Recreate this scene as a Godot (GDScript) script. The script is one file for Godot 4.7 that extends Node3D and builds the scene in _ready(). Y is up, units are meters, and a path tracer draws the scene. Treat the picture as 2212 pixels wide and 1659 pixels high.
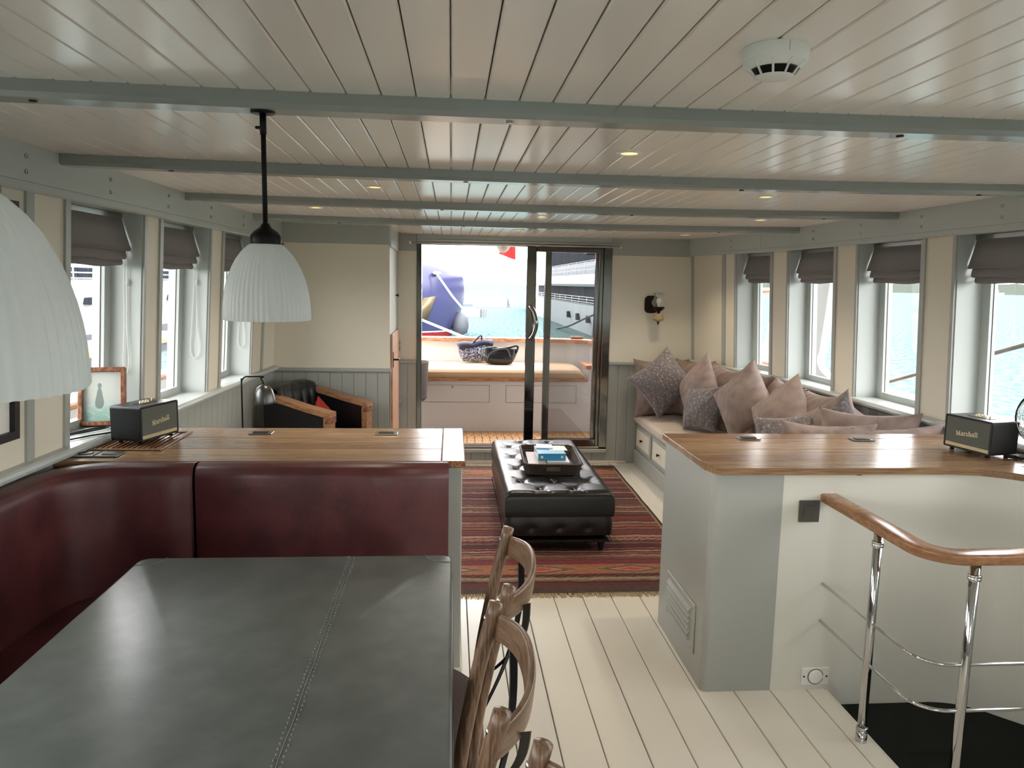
extends Node3D
# Saloon of a moored motor yacht: dining corner in front, lounge behind, aft deck and harbour beyond.
# Units are metres, y up. The camera stands at x = 0, z = 0 and looks aft along -z.

const EYE := 1.60
var M := {}                      # materials by name
var used := {}                   # names taken by top-level nodes
var X := Transform3D()           # every vertex that is added passes through this
var rng := RandomNumberGenerator.new()
var noise := FastNoiseLite.new()

func _ready() -> void:
	rng.seed = 20
	noise.seed = 5
	noise.frequency = 0.01
	# camera
	var cam := Camera3D.new()
	cam.name = "camera"
	cam.fov = 54.23
	cam.near = 0.05
	cam.far = 5000.0
	cam.transform = Transform3D(Basis(Vector3.UP, deg_to_rad(-4.72)) * Basis(Vector3.RIGHT, deg_to_rad(-7.58)) * Basis(Vector3(0, 0, 1), deg_to_rad(1.1)), Vector3(0, EYE, 0))
	add_child(cam)
	cam.current = true
	# bright, even overcast sky
	var env := Environment.new()
	var sky := Sky.new()
	var sm := ProceduralSkyMaterial.new()
	sm.sky_top_color = Color(0.95, 0.95, 0.96)
	sm.sky_horizon_color = Color(1.0, 0.99, 0.975)
	sm.sky_curve = 0.2
	sm.ground_horizon_color = Color(0.62, 0.68, 0.68)
	sm.ground_bottom_color = Color(0.50, 0.58, 0.58)
	sky.sky_material = sm
	env.background_mode = Environment.BG_SKY
	env.sky = sky
	env.background_energy_multiplier = 5.0
	env.tonemap_mode = Environment.TONE_MAPPER_LINEAR
	env.tonemap_exposure = 2.25
	env.sdfgi_enabled = true
	env.ssao_enabled = true
	env.ssil_enabled = true
	var we := WorldEnvironment.new()
	we.name = "environment"
	we.environment = env
	add_child(we)

	make_materials()
	harbour_materials()
	build_floor()
	build_ceiling()
	build_side(-1, [[1.975, 1.365], [1.155, 0.545], [0.335, -0.275], [-0.485, -1.095], [-1.305, -1.915], [-2.945, -3.555], [-3.755, -4.38], [-4.61, -5.20]], "wall_left", -6.6, 1)  # forward windows are unseen, added at the same spacing for more side light
	build_side(1, [[1.90, 1.30], [1.10, 0.50], [-0.30, -0.90], [-1.15, -1.77], [-2.03, -2.64], [-2.90, -3.514], [-3.78, -4.375], [-4.65, -5.27], [-5.53, -5.96]], "wall_right", -6.6, 9)
	build_aft_walls()
	build_front_wall()
	build_decks()
	build_harbour()
	build_blinds()
	build_dining()
	build_chairs()
	build_pendants()
	build_stair_side()
	build_on_counters()
	build_rug()
	build_ottoman()
	build_sofa()
	build_armchair()
	build_lamps()

# ------------------------------------------------------------------ mesh helpers
func S(smooth := false) -> SurfaceTool:
	var st := SurfaceTool.new()
	st.begin(Mesh.PRIMITIVE_TRIANGLES)
	st.set_smooth_group(0 if smooth else 0xFFFFFFFF)
	return st

func tri(st: SurfaceTool, a: Vector3, b: Vector3, c: Vector3) -> void:   # counter-clockwise from outside
	if a.distance_squared_to(b) < 1e-14 or b.distance_squared_to(c) < 1e-14 or a.distance_squared_to(c) < 1e-14:
		return
	st.add_vertex(X * a)
	st.add_vertex(X * c)
	st.add_vertex(X * b)

func quad(st: SurfaceTool, a: Vector3, b: Vector3, c: Vector3, d: Vector3) -> void:
	tri(st, a, b, c)
	tri(st, a, c, d)

func out_quad(st: SurfaceTool, p: Array, mid: Vector3) -> void:
	var n: Vector3 = (p[1] - p[0]).cross(p[2] - p[0])
	if n.length_squared() < 1e-16:
		n = (p[2] - p[0]).cross(p[3] - p[0])
	var c: Vector3 = (p[0] + p[1] + p[2] + p[3]) / 4.0
	if n.dot(c - mid) < 0:
		quad(st, p[3], p[2], p[1], p[0])
	else:
		quad(st, p[0], p[1], p[2], p[3])

func hexa(st: SurfaceTool, p: Array) -> void:   # p: four points of the bottom, the four above them
	var mid := Vector3.ZERO
	for v in p:
		mid += v / 8.0
	out_quad(st, [p[0], p[1], p[2], p[3]], mid)
	out_quad(st, [p[4], p[5], p[6], p[7]], mid)
	for i in 4:
		var j := (i + 1) % 4
		out_quad(st, [p[i], p[j], p[j + 4], p[i + 4]], mid)

func box(st: SurfaceTool, a: Vector3, b: Vector3, bev := 0.0) -> void:   # opposite corners; bev chamfers every edge
	var lo := Vector3(minf(a.x, b.x), minf(a.y, b.y), minf(a.z, b.z))
	var hi := Vector3(maxf(a.x, b.x), maxf(a.y, b.y), maxf(a.z, b.z))
	var mid := (lo + hi) / 2.0
	var h := (hi - lo) / 2.0
	if bev <= 0.0:
		hexa(st, [lo, Vector3(hi.x, lo.y, lo.z), Vector3(hi.x, lo.y, hi.z), Vector3(lo.x, lo.y, hi.z), Vector3(lo.x, hi.y, lo.z), Vector3(hi.x, hi.y, lo.z), hi, Vector3(lo.x, hi.y, hi.z)])
		return
	bev = minf(bev, minf(h.x, minf(h.y, h.z)) * 0.98)
	for ax in 3:
		var u := (ax + 1) % 3
		var w := (ax + 2) % 3
		for s in [-1.0, 1.0]:
			var f := []
			for c in [[-1, -1], [1, -1], [1, 1], [-1, 1]]:
				var v := Vector3.ZERO
				v[ax] = s * h[ax]
				v[u] = c[0] * (h[u] - bev)
				v[w] = c[1] * (h[w] - bev)
				f.append(mid + v)
			out_quad(st, f, mid)
		for s1 in [-1.0, 1.0]:          # edges that run along ax
			for s2 in [-1.0, 1.0]:
				var e := []
				for c in [[-1, 0], [1, 0], [1, 1], [-1, 1]]:
					var v := Vector3.ZERO
					v[ax] = c[0] * (h[ax] - bev)
					v[u] = s1 * (h[u] - (bev if c[1] == 0 else 0.0))
					v[w] = s2 * (h[w] - (0.0 if c[1] == 0 else bev))
					e.append(mid + v)
				out_quad(st, e, mid)
	for sx in [-1.0, 1.0]:
		for sy in [-1.0, 1.0]:
			for sz in [-1.0, 1.0]:
				var a1 := mid + Vector3(sx * h.x, sy * (h.y - bev), sz * (h.z - bev))
				var b1 := mid + Vector3(sx * (h.x - bev), sy * h.y, sz * (h.z - bev))
				var c1 := mid + Vector3(sx * (h.x - bev), sy * (h.y - bev), sz * h.z)
				if sx * sy * sz > 0:
					tri(st, a1, b1, c1)
				else:
					tri(st, a1, c1, b1)

func tube(st: SurfaceTool, pts: Array, r, sides := 10, caps := true, flat := 1.0) -> void:   # r: a radius or one for each point; flat squeezes across
	var n := pts.size()
	var t0: Vector3 = (pts[1] - pts[0]).normalized()
	var up := Vector3.UP if absf(t0.y) < 0.9 else Vector3.RIGHT
	var u := t0.cross(up).normalized()
	var rings := []
	for i in n:
		var t: Vector3 = ((pts[mini(i + 1, n - 1)] - pts[maxi(i - 1, 0)]) as Vector3).normalized()
		u = (u - t * u.dot(t)).normalized()
		var w := t.cross(u)
		var rr: float = r[i] if r is Array else r
		var ring := []
		for k in sides:
			var a := TAU * k / sides
			ring.append(pts[i] + u * cos(a) * rr + w * sin(a) * rr * flat)
		rings.append(ring)
	for i in n - 1:
		for k in sides:
			var j := (k + 1) % sides
			quad(st, rings[i][k], rings[i][j], rings[i + 1][j], rings[i + 1][k])
	if caps:
		for k in range(1, sides - 1):
			tri(st, rings[0][0], rings[0][k + 1], rings[0][k])
			tri(st, rings[n - 1][0], rings[n - 1][k], rings[n - 1][k + 1])

func lathe(st: SurfaceTool, prof: Array, at := Vector3.ZERO, seg := 24, ribs := 0, depth := 0.0, sx := 1.0, sz := 1.0) -> void:   # prof: Vector2(radius, y), outside when listed upwards
	for i in prof.size() - 1:
		for k in seg:
			var q := []
			for c in [[i, k], [i, k + 1], [i + 1, k + 1], [i + 1, k]]:
				var a: float = TAU * (c[1] % seg) / seg
				var p: Vector2 = prof[c[0]]
				var r := p.x
				if ribs > 0:
					r *= 1.0 + depth * cos(a * ribs)
				q.append(at + Vector3(cos(a) * r * sx, p.y, -sin(a) * r * sz))
			quad(st, q[0], q[1], q[2], q[3])

func prism(st: SurfaceTool, poly: PackedVector2Array, d0: float, d1: float, how := Transform3D()) -> void:   # poly in x, y; pushed from z = d0 to d1, then moved by how
	var keep := X
	X = X * how
	if not Geometry2D.is_polygon_clockwise(poly):   # Geometry2D reads y downwards
		poly = poly.duplicate()
	else:
		poly = poly.duplicate()
		poly.reverse()
	var idx := Geometry2D.triangulate_polygon(poly)
	var area := 0.0
	for i in poly.size():
		area += poly[i].cross(poly[(i + 1) % poly.size()])
	if area < 0:
		poly.reverse()
		idx = Geometry2D.triangulate_polygon(poly)
	for i in range(0, idx.size(), 3):
		var a := poly[idx[i]]
		var b := poly[idx[i + 1]]
		var c := poly[idx[i + 2]]
		if (b - a).cross(c - a) < 0:
			var t := b
			b = c
			c = t
		tri(st, Vector3(a.x, a.y, d1), Vector3(b.x, b.y, d1), Vector3(c.x, c.y, d1))
		tri(st, Vector3(a.x, a.y, d0), Vector3(c.x, c.y, d0), Vector3(b.x, b.y, d0))
	for i in poly.size():
		var a := poly[i]
		var b := poly[(i + 1) % poly.size()]
		quad(st, Vector3(a.x, a.y, d0), Vector3(b.x, b.y, d0), Vector3(b.x, b.y, d1), Vector3(a.x, a.y, d1))
	X = keep

func slab(st: SurfaceTool, plan: PackedVector2Array, y0: float, y1: float) -> void:   # plan in x, z
	var q := PackedVector2Array()
	for v in plan:
		q.append(Vector2(v.x, -v.y))
	prism(st, q, y0, y1, Transform3D(Basis(Vector3(1, 0, 0), Vector3(0, 0, -1), Vector3(0, 1, 0)), Vector3.ZERO))

func grid(st: SurfaceTool, nu: int, nv: int, f: Callable, flip := false) -> void:   # f(u, v) with u, v from 0 to 1
	var p := []
	for i in nu + 1:
		var row := []
		for j in nv + 1:
			row.append(f.call(float(i) / nu, float(j) / nv))
		p.append(row)
	for i in nu:
		for j in nv:
			if flip:
				quad(st, p[i][j], p[i][j + 1], p[i + 1][j + 1], p[i + 1][j])
			else:
				quad(st, p[i][j], p[i + 1][j], p[i + 1][j + 1], p[i][j + 1])

func arc(c: Vector3, r: float, a0: float, a1: float, n: int, ux: Vector3, uy: Vector3) -> Array:
	var o := []
	for i in n + 1:
		var a := lerpf(a0, a1, float(i) / n)
		o.append(c + ux * cos(a) * r + uy * sin(a) * r)
	return o

func curve(pts: Array, n := 8) -> Array:   # Catmull-Rom through the points
	var o := []
	for i in pts.size() - 1:
		var p0: Vector3 = pts[maxi(i - 1, 0)]
		var p1: Vector3 = pts[i]
		var p2: Vector3 = pts[i + 1]
		var p3: Vector3 = pts[mini(i + 2, pts.size() - 1)]
		for k in n:
			o.append(p1.cubic_interpolate(p2, p0, p3, float(k) / n))
	o.append(pts[-1])
	return o

func rounded(w: float, h: float, r: float, n := 4) -> PackedVector2Array:
	var o := PackedVector2Array()
	for c in [[1, 1, 0.0], [-1, 1, PI / 2], [-1, -1, PI], [1, -1, PI * 1.5]]:
		for i in n + 1:
			var a: float = c[2] + PI / 2 * i / n
			o.append(Vector2(c[0] * (w / 2 - r) + cos(a) * r, c[1] * (h / 2 - r) + sin(a) * r))
	return o

# ------------------------------------------------------------------ nodes
func numbered(called: String) -> String:
	if not used.has(called):
		used[called] = 0
		return called
	used[called] += 1
	return "%s_%03d" % [called, used[called]]

func thing(called: String, label: String, category: String, at := Vector3.ZERO, turn := 0.0, group := "") -> Node3D:
	var o := Node3D.new()
	o.name = numbered(called)
	add_child(o)
	o.position = at
	o.rotation.y = turn
	o.set_meta("label", label)
	o.set_meta("category", category)
	if group:
		o.set_meta("group", group)
	return o

func struct(called: String, label := "") -> Node3D:
	var o := Node3D.new()
	o.name = numbered(called)
	add_child(o)
	o.set_meta("kind", "structure")
	if label:
		o.set_meta("label", label)
	return o

func part(parent: Node, called: String, st: SurfaceTool, m: Material, label := "") -> MeshInstance3D:
	st.generate_normals()
	return part_mesh(parent, called, st.commit(), m, label)

func part_mesh(parent: Node, called: String, mesh: Mesh, m: Material, label := "") -> MeshInstance3D:
	var o := MeshInstance3D.new()
	o.name = called
	o.mesh = mesh
	o.material_override = null
	for i in mesh.get_surface_count():
		o.set_surface_override_material(i, m)
	parent.add_child(o, true)
	if label:
		o.set_meta("label", label)
	return o

func pbox(parent: Node, called: String, a: Vector3, b: Vector3, m: Material, bev := 0.003, label := "") -> MeshInstance3D:
	var st := S()
	box(st, a, b, bev)
	return part(parent, called, st, m, label)

func ptube(parent: Node, called: String, pts: Array, r, m: Material, sides := 10, label := "") -> MeshInstance3D:
	var st := S(true)
	tube(st, pts, r, sides)
	return part(parent, called, st, m, label)

func plathe(parent: Node, called: String, prof: Array, m: Material, at := Vector3.ZERO, seg := 24, label := "") -> MeshInstance3D:
	var st := S(true)
	lathe(st, prof, at, seg)
	return part(parent, called, st, m, label)

func copy(o: Node3D, label := "") -> Node3D:
	var c: Node3D = o.duplicate()
	c.name = numbered(String(o.name))
	add_child(c)
	if label:
		c.set_meta("label", label)
	return c

# ------------------------------------------------------------------ materials
func ntex(sd: int, freq: float, cols: Array, offs: Array, oct := 4, as_normal := false, bump := 4.0, size := 512, kind := FastNoiseLite.TYPE_SIMPLEX_SMOOTH) -> NoiseTexture2D:
	var n := FastNoiseLite.new()
	n.seed = sd
	n.frequency = freq
	n.noise_type = kind
	n.fractal_octaves = oct
	var t := NoiseTexture2D.new()
	t.width = size
	t.height = size
	t.seamless = true
	t.noise = n
	if as_normal:
		t.as_normal_map = true
		t.bump_strength = bump
	elif cols.size():
		var g := Gradient.new()
		g.offsets = PackedFloat32Array(offs)
		g.colors = PackedColorArray(cols)
		t.color_ramp = g
	return t

func mat(called: String, c: Color, rough := 0.5, metal := 0.0, spec := 0.5) -> StandardMaterial3D:
	var m := StandardMaterial3D.new()
	m.resource_name = called
	m.albedo_color = c
	m.roughness = rough
	m.metallic = metal
	m.metallic_specular = spec
	M[called] = m
	return m

func tri_tex(m: StandardMaterial3D, t: Texture2D, sc: Vector3, world := false) -> void:
	m.albedo_texture = t
	m.uv1_triplanar = true
	m.uv1_world_triplanar = world
	m.uv1_scale = sc

func relief(m: StandardMaterial3D, t: Texture2D, cm: float, sc := Vector3.ZERO) -> void:
	m.heightmap_enabled = true
	m.heightmap_texture = t
	m.heightmap_scale = cm
	if sc != Vector3.ZERO:
		m.uv1_triplanar = true
		m.uv1_scale = sc

func wood(called: String, dark: Color, mid: Color, light: Color, sc: Vector3, rough: float, sd: int) -> StandardMaterial3D:
	var m := mat(called, Color.WHITE, rough)
	tri_tex(m, ntex(sd, 0.012, [dark, mid, light, mid, dark.lerp(mid, 0.5)], [0.2, 0.42, 0.55, 0.68, 0.85], 5), sc)
	return m

func make_materials() -> void:
	mat("ceiling_paint", Color(0.955, 0.925, 0.89), 0.2)
	mat("cream_paint", Color(0.885, 0.86, 0.79), 0.45)
	mat("grey_paint", Color(0.662, 0.674, 0.65), 0.35)
	mat("beam_paint", Color(0.585, 0.598, 0.58), 0.18)
	mat("pale_paint", Color(0.74, 0.765, 0.75), 0.32)
	mat("floor_paint", Color(0.885, 0.87, 0.825), 0.32)
	mat("white_paint", Color(0.87, 0.865, 0.82), 0.4)
	mat("gap", Color(0.10, 0.09, 0.08), 0.9)
	mat("outer_white", Color(0.80, 0.795, 0.79), 0.35)
	mat("black_metal", Color(0.05, 0.05, 0.055), 0.4, 0.6)
	mat("chrome", Color(0.80, 0.80, 0.80), 0.08, 1.0)
	mat("darkened_chrome", Color(0.52, 0.52, 0.51), 0.08, 1.0)  # chrome darkened in its colour to stand in for dark reflections
	mat("steel", Color(0.62, 0.62, 0.61), 0.28, 1.0)
	mat("black_plastic", Color(0.04, 0.04, 0.045), 0.45)
	mat("white_plastic", Color(0.93, 0.925, 0.90), 0.35)
	mat("cord_white", Color(0.90, 0.90, 0.88), 0.6)
	mat("rubber", Color(0.025, 0.025, 0.025), 0.6)
	mat("dark_hole", Color(0.015, 0.015, 0.015), 0.8)
	mat("brass_dark", Color(0.16, 0.12, 0.09), 0.4, 0.8)
	mat("grey_plate", Color(0.36, 0.35, 0.33), 0.4, 0.3)

	var leather_grain := ntex(31, 0.06, [Color.BLACK, Color.WHITE], [0.2, 0.8], 3, false, 4.0, 512, FastNoiseLite.TYPE_CELLULAR)
	var soft_patches := ntex(32, 0.008, [Color(0.8, 0.8, 0.8), Color(1, 1, 1)], [0.25, 0.75], 4)
	var m := mat("red_leather", Color(0.35, 0.17, 0.178), 0.42)
	tri_tex(m, soft_patches, Vector3(1.2, 1.2, 1.2))
	relief(m, leather_grain, 0.04)
	m = mat("table_leather", Color(0.40, 0.42, 0.41), 0.30)
	tri_tex(m, ntex(33, 0.01, [Color(0.86, 0.88, 0.87), Color(0.93, 0.94, 0.93), Color(1, 1, 1)], [0.2, 0.5, 0.8], 5), Vector3(1.4, 1.4, 1.4))
	relief(m, leather_grain, 0.012)
	m = mat("black_leather", Color(0.062, 0.066, 0.08), 0.30)
	relief(m, leather_grain, 0.03, Vector3(5, 5, 5))
	m = mat("chair_fabric", Color(0.30, 0.255, 0.24), 0.9)
	relief(m, ntex(34, 0.2, [], [], 2), 0.12, Vector3(6, 6, 6))

	wood("counter_wood", Color(0.44, 0.335, 0.235), Color(0.54, 0.42, 0.305), Color(0.62, 0.50, 0.375), Vector3(0.30, 9, 9), 0.26, 41)
	wood("counter_wood_dark", Color(0.40, 0.28, 0.20), Color(0.49, 0.36, 0.26), Color(0.56, 0.425, 0.31), Vector3(0.30, 9, 9), 0.26, 42)
	wood("counter_wood_pale", Color(0.48, 0.37, 0.27), Color(0.58, 0.46, 0.34), Color(0.65, 0.53, 0.40), Vector3(0.30, 9, 9), 0.28, 43)
	wood("end_wood", Color(0.38, 0.24, 0.15), Color(0.55, 0.38, 0.25), Color(0.68, 0.50, 0.34), Vector3(7, 7, 0.5), 0.3, 44)
	wood("rail_wood", Color(0.51, 0.355, 0.245), Color(0.59, 0.425, 0.30), Color(0.645, 0.475, 0.345), Vector3(1.6, 6, 1.6), 0.2, 45)
	wood("chair_wood", Color(0.27, 0.19, 0.135), Color(0.45, 0.345, 0.26), Color(0.58, 0.475, 0.38), Vector3(9, 0.8, 9), 0.33, 46)
	wood("bent_wood", Color(0.36, 0.275, 0.205), Color(0.46, 0.365, 0.28), Color(0.54, 0.445, 0.355), Vector3(3, 9, 1.0), 0.28, 47)
	wood("teak", Color(0.60, 0.43, 0.28), Color(0.72, 0.55, 0.38), Color(0.80, 0.64, 0.47), Vector3(6, 6, 0.8), 0.6, 48)
	wood("teak_rail", Color(0.56, 0.36, 0.24), Color(0.68, 0.48, 0.34), Color(0.76, 0.57, 0.43), Vector3(1, 6, 1), 0.45, 49)
	wood("salmon_wood", Color(0.60, 0.43, 0.33), Color(0.70, 0.53, 0.42), Color(0.77, 0.60, 0.49), Vector3(6, 0.7, 6), 0.4, 50)
	wood("arm_wood", Color(0.53, 0.37, 0.25), Color(0.61, 0.44, 0.31), Color(0.67, 0.50, 0.36), Vector3(1.2, 4, 6), 0.35, 51)
	wood("frame_wood", Color(0.34, 0.20, 0.13), Color(0.50, 0.31, 0.21), Color(0.62, 0.41, 0.28), Vector3(5, 2, 5), 0.45, 52)

	var weave := ntex(35, 0.25, [], [], 2, false, 4.0, 512)
	m = mat("mauve_velvet", Color(0.578, 0.508, 0.475), 0.85)
	m.rim_enabled = true
	m.rim = 0.3
	m.rim_tint = 0.6
	tri_tex(m, ntex(36, 0.01, [Color(0.86, 0.86, 0.86), Color(1, 1, 1)], [0.3, 0.7], 4), Vector3(2, 2, 2))
	relief(m, weave, 0.05)
	m = mat("seat_linen", Color(0.775, 0.725, 0.665), 0.9)
	relief(m, weave, 0.05, Vector3(4, 4, 4))
	m = mat("pattern_velvet", Color.WHITE, 0.75)
	m.rim_enabled = true
	m.rim = 0.3
	tri_tex(m, ntex(37, 0.03, [Color(0.36, 0.335, 0.335), Color(0.43, 0.40, 0.40), Color(0.47, 0.44, 0.44), Color(0.68, 0.655, 0.65)], [0.0, 0.5, 0.70, 0.76], 3), Vector3(3.2, 2.2, 3.2))
	relief(m, weave, 0.05)
	m = mat("blind_fabric", Color(0.475, 0.455, 0.445), 0.95)
	m.backlight_enabled = true
	m.backlight = Color(0.16, 0.15, 0.145)
	relief(m, weave, 0.04, Vector3(5, 5, 5))
	m = mat("tan_canvas", Color(0.74, 0.63, 0.50), 0.9)
	relief(m, weave, 0.04, Vector3(4, 4, 4))
	m = mat("carpet_green", Color(0.055, 0.085, 0.06), 1.0)
	relief(m, ntex(38, 0.3, [], [], 2), 0.3, Vector3(6, 6, 6))

	m = mat("glass", Color(0.55, 0.6, 0.6, 0.06), 0.02)
	m.transparency = BaseMaterial3D.TRANSPARENCY_ALPHA
	m = mat("tinted_glass", Color(0.05, 0.06, 0.08, 0.60), 0.02)
	m.transparency = BaseMaterial3D.TRANSPARENCY_ALPHA
	m = mat("picture_glass", Color(0.5, 0.5, 0.5, 0.05), 0.03)
	m.transparency = BaseMaterial3D.TRANSPARENCY_ALPHA
	m = mat("lamp_glass", Color(0.88, 0.9, 0.9, 0.16), 0.04)
	m.transparency = BaseMaterial3D.TRANSPARENCY_ALPHA
	m = mat("frosted_glass", Color(0.93, 0.945, 0.94), 0.38)
	m.backlight_enabled = true
	m.backlight = Color(0.92, 0.94, 0.94)
	m = mat("warm_bulb", Color(1, 0.85, 0.6), 0.5)
	m.emission_enabled = true
	m.emission = Color(1.0, 0.72, 0.40)
	m.emission_energy_multiplier = 1.6

	m = mat("water", Color.WHITE, 0.25, 0.0, 0.05)
	m.specular_mode = BaseMaterial3D.SPECULAR_DISABLED
	m.albedo_texture = ntex(61, 0.02, [Color(0.29, 0.375, 0.375), Color(0.35, 0.42, 0.416), Color(0.40, 0.46, 0.455)], [0.25, 0.5, 0.75], 4, false, 4, 1024)
	m.normal_enabled = true
	m.normal_texture = ntex(62, 0.02, [], [], 5, true, 12.0, 1024)
	m.normal_scale = 1.0
	m.uv1_triplanar = true
	m.uv1_world_triplanar = true
	m.uv1_scale = Vector3(0.14, 0.14, 0.07)

# ------------------------------------------------------------------ the cabin's sides
func side_x(s: int, z: float, y: float) -> float:
	if s < 0:
		return -(1.415 - 0.042 * (clampf(-z, 1.2, 6.6) - 2.8)) - 0.061 * (1.885 - y)
	var zs := [-9.0, -6.6, -5.6, -5.3, -4.5, -3.0, 3.5]
	var xs := [1.7, 2.13, 2.385, 2.41, 2.43, 2.46, 2.46]
	var x: float = xs[-1]
	for i in zs.size() - 1:
		if z >= zs[i] and z <= zs[i + 1]:
			x = lerpf(xs[i], xs[i + 1], (z - zs[i]) / (zs[i + 1] - zs[i]))
	return x + 0.052 * (1.885 - y)

func wp(s: int, z: float, y: float, d: float) -> Vector3:   # d: metres outwards from the inner face
	return Vector3(side_x(s, z, y) + s * d, y, z)

func whex(st: SurfaceTool, s: int, z0: float, z1: float, y0: float, y1: float, d0: float, d1: float) -> void:
	var n := maxi(1, int(ceil(absf(z1 - z0) / 0.5)))
	for i in n:
		var a := lerpf(z0, z1, float(i) / n)
		var b := lerpf(z0, z1, float(i + 1) / n)
		hexa(st, [wp(s, a, y0, d0), wp(s, b, y0, d0), wp(s, b, y0, d1), wp(s, a, y0, d1), wp(s, a, y1, d0), wp(s, b, y1, d0), wp(s, b, y1, d1), wp(s, a, y1, d1)])

func wpart(parent: Node, called: String, s: int, z0: float, z1: float, y0: float, y1: float, d0: float, d1: float, m: Material) -> MeshInstance3D:
	var st := S()
	whex(st, s, z0, z1, y0, y1, d0, d1)
	return part(parent, called, st, m)

func ceil_y(x: float) -> float:
	return 2.010 + 0.015 * pow((x - 0.5) / 1.9, 2)

# ------------------------------------------------------------------ the setting
func build_floor() -> void:
	var f := struct("floor", "cream painted plank floor with narrow dark seams")
	# dark bed under the planks, seen only through the seams
	pbox(f, "bed", Vector3(-1.75, -0.13, 3.0), Vector3(1.53, -0.022, -6.7), M.gap, 0.0)
	pbox(f, "bed", Vector3(1.53, -0.13, -2.77), Vector3(2.8, -0.022, -6.7), M.gap, 0.0)
	pbox(f, "bed", Vector3(1.53, -0.13, 3.0), Vector3(2.8, -0.022, -2.12), M.gap, 0.0)
	var pitch := 0.1503
	var spans := [[3.0, -6.6], [3.0, -2.12], [-2.77, -6.6]]
	var meshes := []
	for sp in spans:
		var st := S()
		box(st, Vector3(0.0018, -0.022, sp[0]), Vector3(pitch - 0.0018, 0, sp[1]), 0.0022)
		st.generate_normals()
		meshes.append(st.commit())
	var k := -18
	while 0.0895 + k * pitch < 2.55:
		var x := 0.0895 + k * pitch
		if x > 1.40 and x < 1.5:       # last full-length plank is ripped narrower at the stair
			var nar := S()
			box(nar, Vector3(0.0018, -0.022, 3.0), Vector3(0.076, 0, -6.6), 0.0022)
			var np := part(f, "plank", nar, M.floor_paint)
			np.position.x = x
			for sp in [spans[1], spans[2]]:
				var rest := S()
				box(rest, Vector3(0.0785 if sp[1] < -3.0 else 0.0925, -0.022, sp[0]), Vector3(pitch - 0.0018, 0, sp[1]), 0.0022)
				part(f, "plank", rest, M.floor_paint).position.x = x
			k += 1
			continue
		var kinds := [0] if x < 1.40 else [1, 2]
		for q in kinds:
			var o := part_mesh(f, "plank", meshes[q], M.floor_paint)
			o.position = Vector3(x, rng.randf_range(-0.0006, 0.0004), 0)
		k += 1
	# edge of the stair opening
	pbox(f, "nosing", Vector3(1.5185, -0.10, -2.12), Vector3(1.530, -0.001, -2.735), M.floor_paint, 0.003)

func build_ceiling() -> void:
	var c := struct("ceiling", "white tongue and groove plank ceiling with a glossy finish")
	pbox(c, "deckhead", Vector3(-2.15, 2.055, 3.2), Vector3(3.1, 2.17, -7.35), M.outer_white, 0.01)
	var pitch := 0.0775
	var st := S()
	box(st, Vector3(0.0014, 0, 3.0), Vector3(pitch - 0.0014, 0.018, -6.62), 0.0030)
	st.generate_normals()
	var mesh := st.commit()
	var back := S()
	for k in range(-21, 35):
		var x := -0.005 + k * pitch
		var o := part_mesh(c, "plank", mesh, M.ceiling_paint)
		o.position = Vector3(x, ceil_y(x + pitch / 2) + rng.randf_range(-0.0004, 0.0004), 0)
	box(back, Vector3(-1.7, 2.045, 3.0), Vector3(2.7, 2.053, -6.62))
	part(c, "backing", back, M.ceiling_paint)
	# beams
	var n := 0
	for z in [-1.76, -2.83, -3.95, -5.07, -0.66, 0.44, 1.54]:
		n += 1
		var b := struct("trim_%d" % n, "grey painted ceiling beam running across the cabin")
		var q := S()
		var x0: float = side_x(-1, z, 1.97) + 0.02
		var x1: float = side_x(1, z, 1.97) - 0.02
		var segs := 20
		for i in segs:
			var a := lerpf(x0, x1, float(i) / segs)
			var d := lerpf(x0, x1, float(i + 1) / segs)
			var prof := [Vector2(0, 0.008), Vector2(0, -0.026), Vector2(-0.006, -0.038), Vector2(-0.069, -0.038), Vector2(-0.075, -0.026), Vector2(-0.075, 0.008)]
			for j in prof.size() - 1:
				var p: Vector2 = prof[j]
				var r: Vector2 = prof[j + 1]
				quad(q, Vector3(a, ceil_y(a) + p.y, z + p.x), Vector3(a, ceil_y(a) + r.y, z + r.x), Vector3(d, ceil_y(d) + r.y, z + r.x), Vector3(d, ceil_y(d) + p.y, z + p.x))
		part(b, "beam", q, M.beam_paint)
		for i in 4:                   # wooden plugs over the bolts
			var x := lerpf(x0, x1, (i + 0.5) / 4.0) + 0.12 * sin(z * 7 + i)
			var s2 := S(true)
			lathe(s2, [Vector2(0, -0.0025), Vector2(0.009, -0.0025), Vector2(0.009, 0.002)], Vector3(x, ceil_y(x) - 0.038, z - 0.037), 12)
			part(b, "bolt_cap", s2, M.brass_dark if i != 1 else M.steel)

func wall_profile(parent: Node, called: String, s: int, z0: float, z1: float, prof: Array, m: Material) -> void:   # prof: Vector2(d, y), closed
	var st := S()
	var n := int(ceil(absf(z1 - z0) / 0.3))
	for i in n:
		var a := lerpf(z0, z1, float(i) / n)
		var b := lerpf(z0, z1, float(i + 1) / n)
		var mid := Vector3.ZERO
		for p in prof:
			mid += (wp(s, a, p.y, p.x) + wp(s, b, p.y, p.x)) / (2.0 * prof.size())
		for j in prof.size():
			var p: Vector2 = prof[j]
			var r: Vector2 = prof[(j + 1) % prof.size()]
			out_quad(st, [wp(s, a, p.y, p.x), wp(s, b, p.y, p.x), wp(s, b, r.y, r.x), wp(s, a, r.y, r.x)], mid)
	part(parent, called, st, m)

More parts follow.
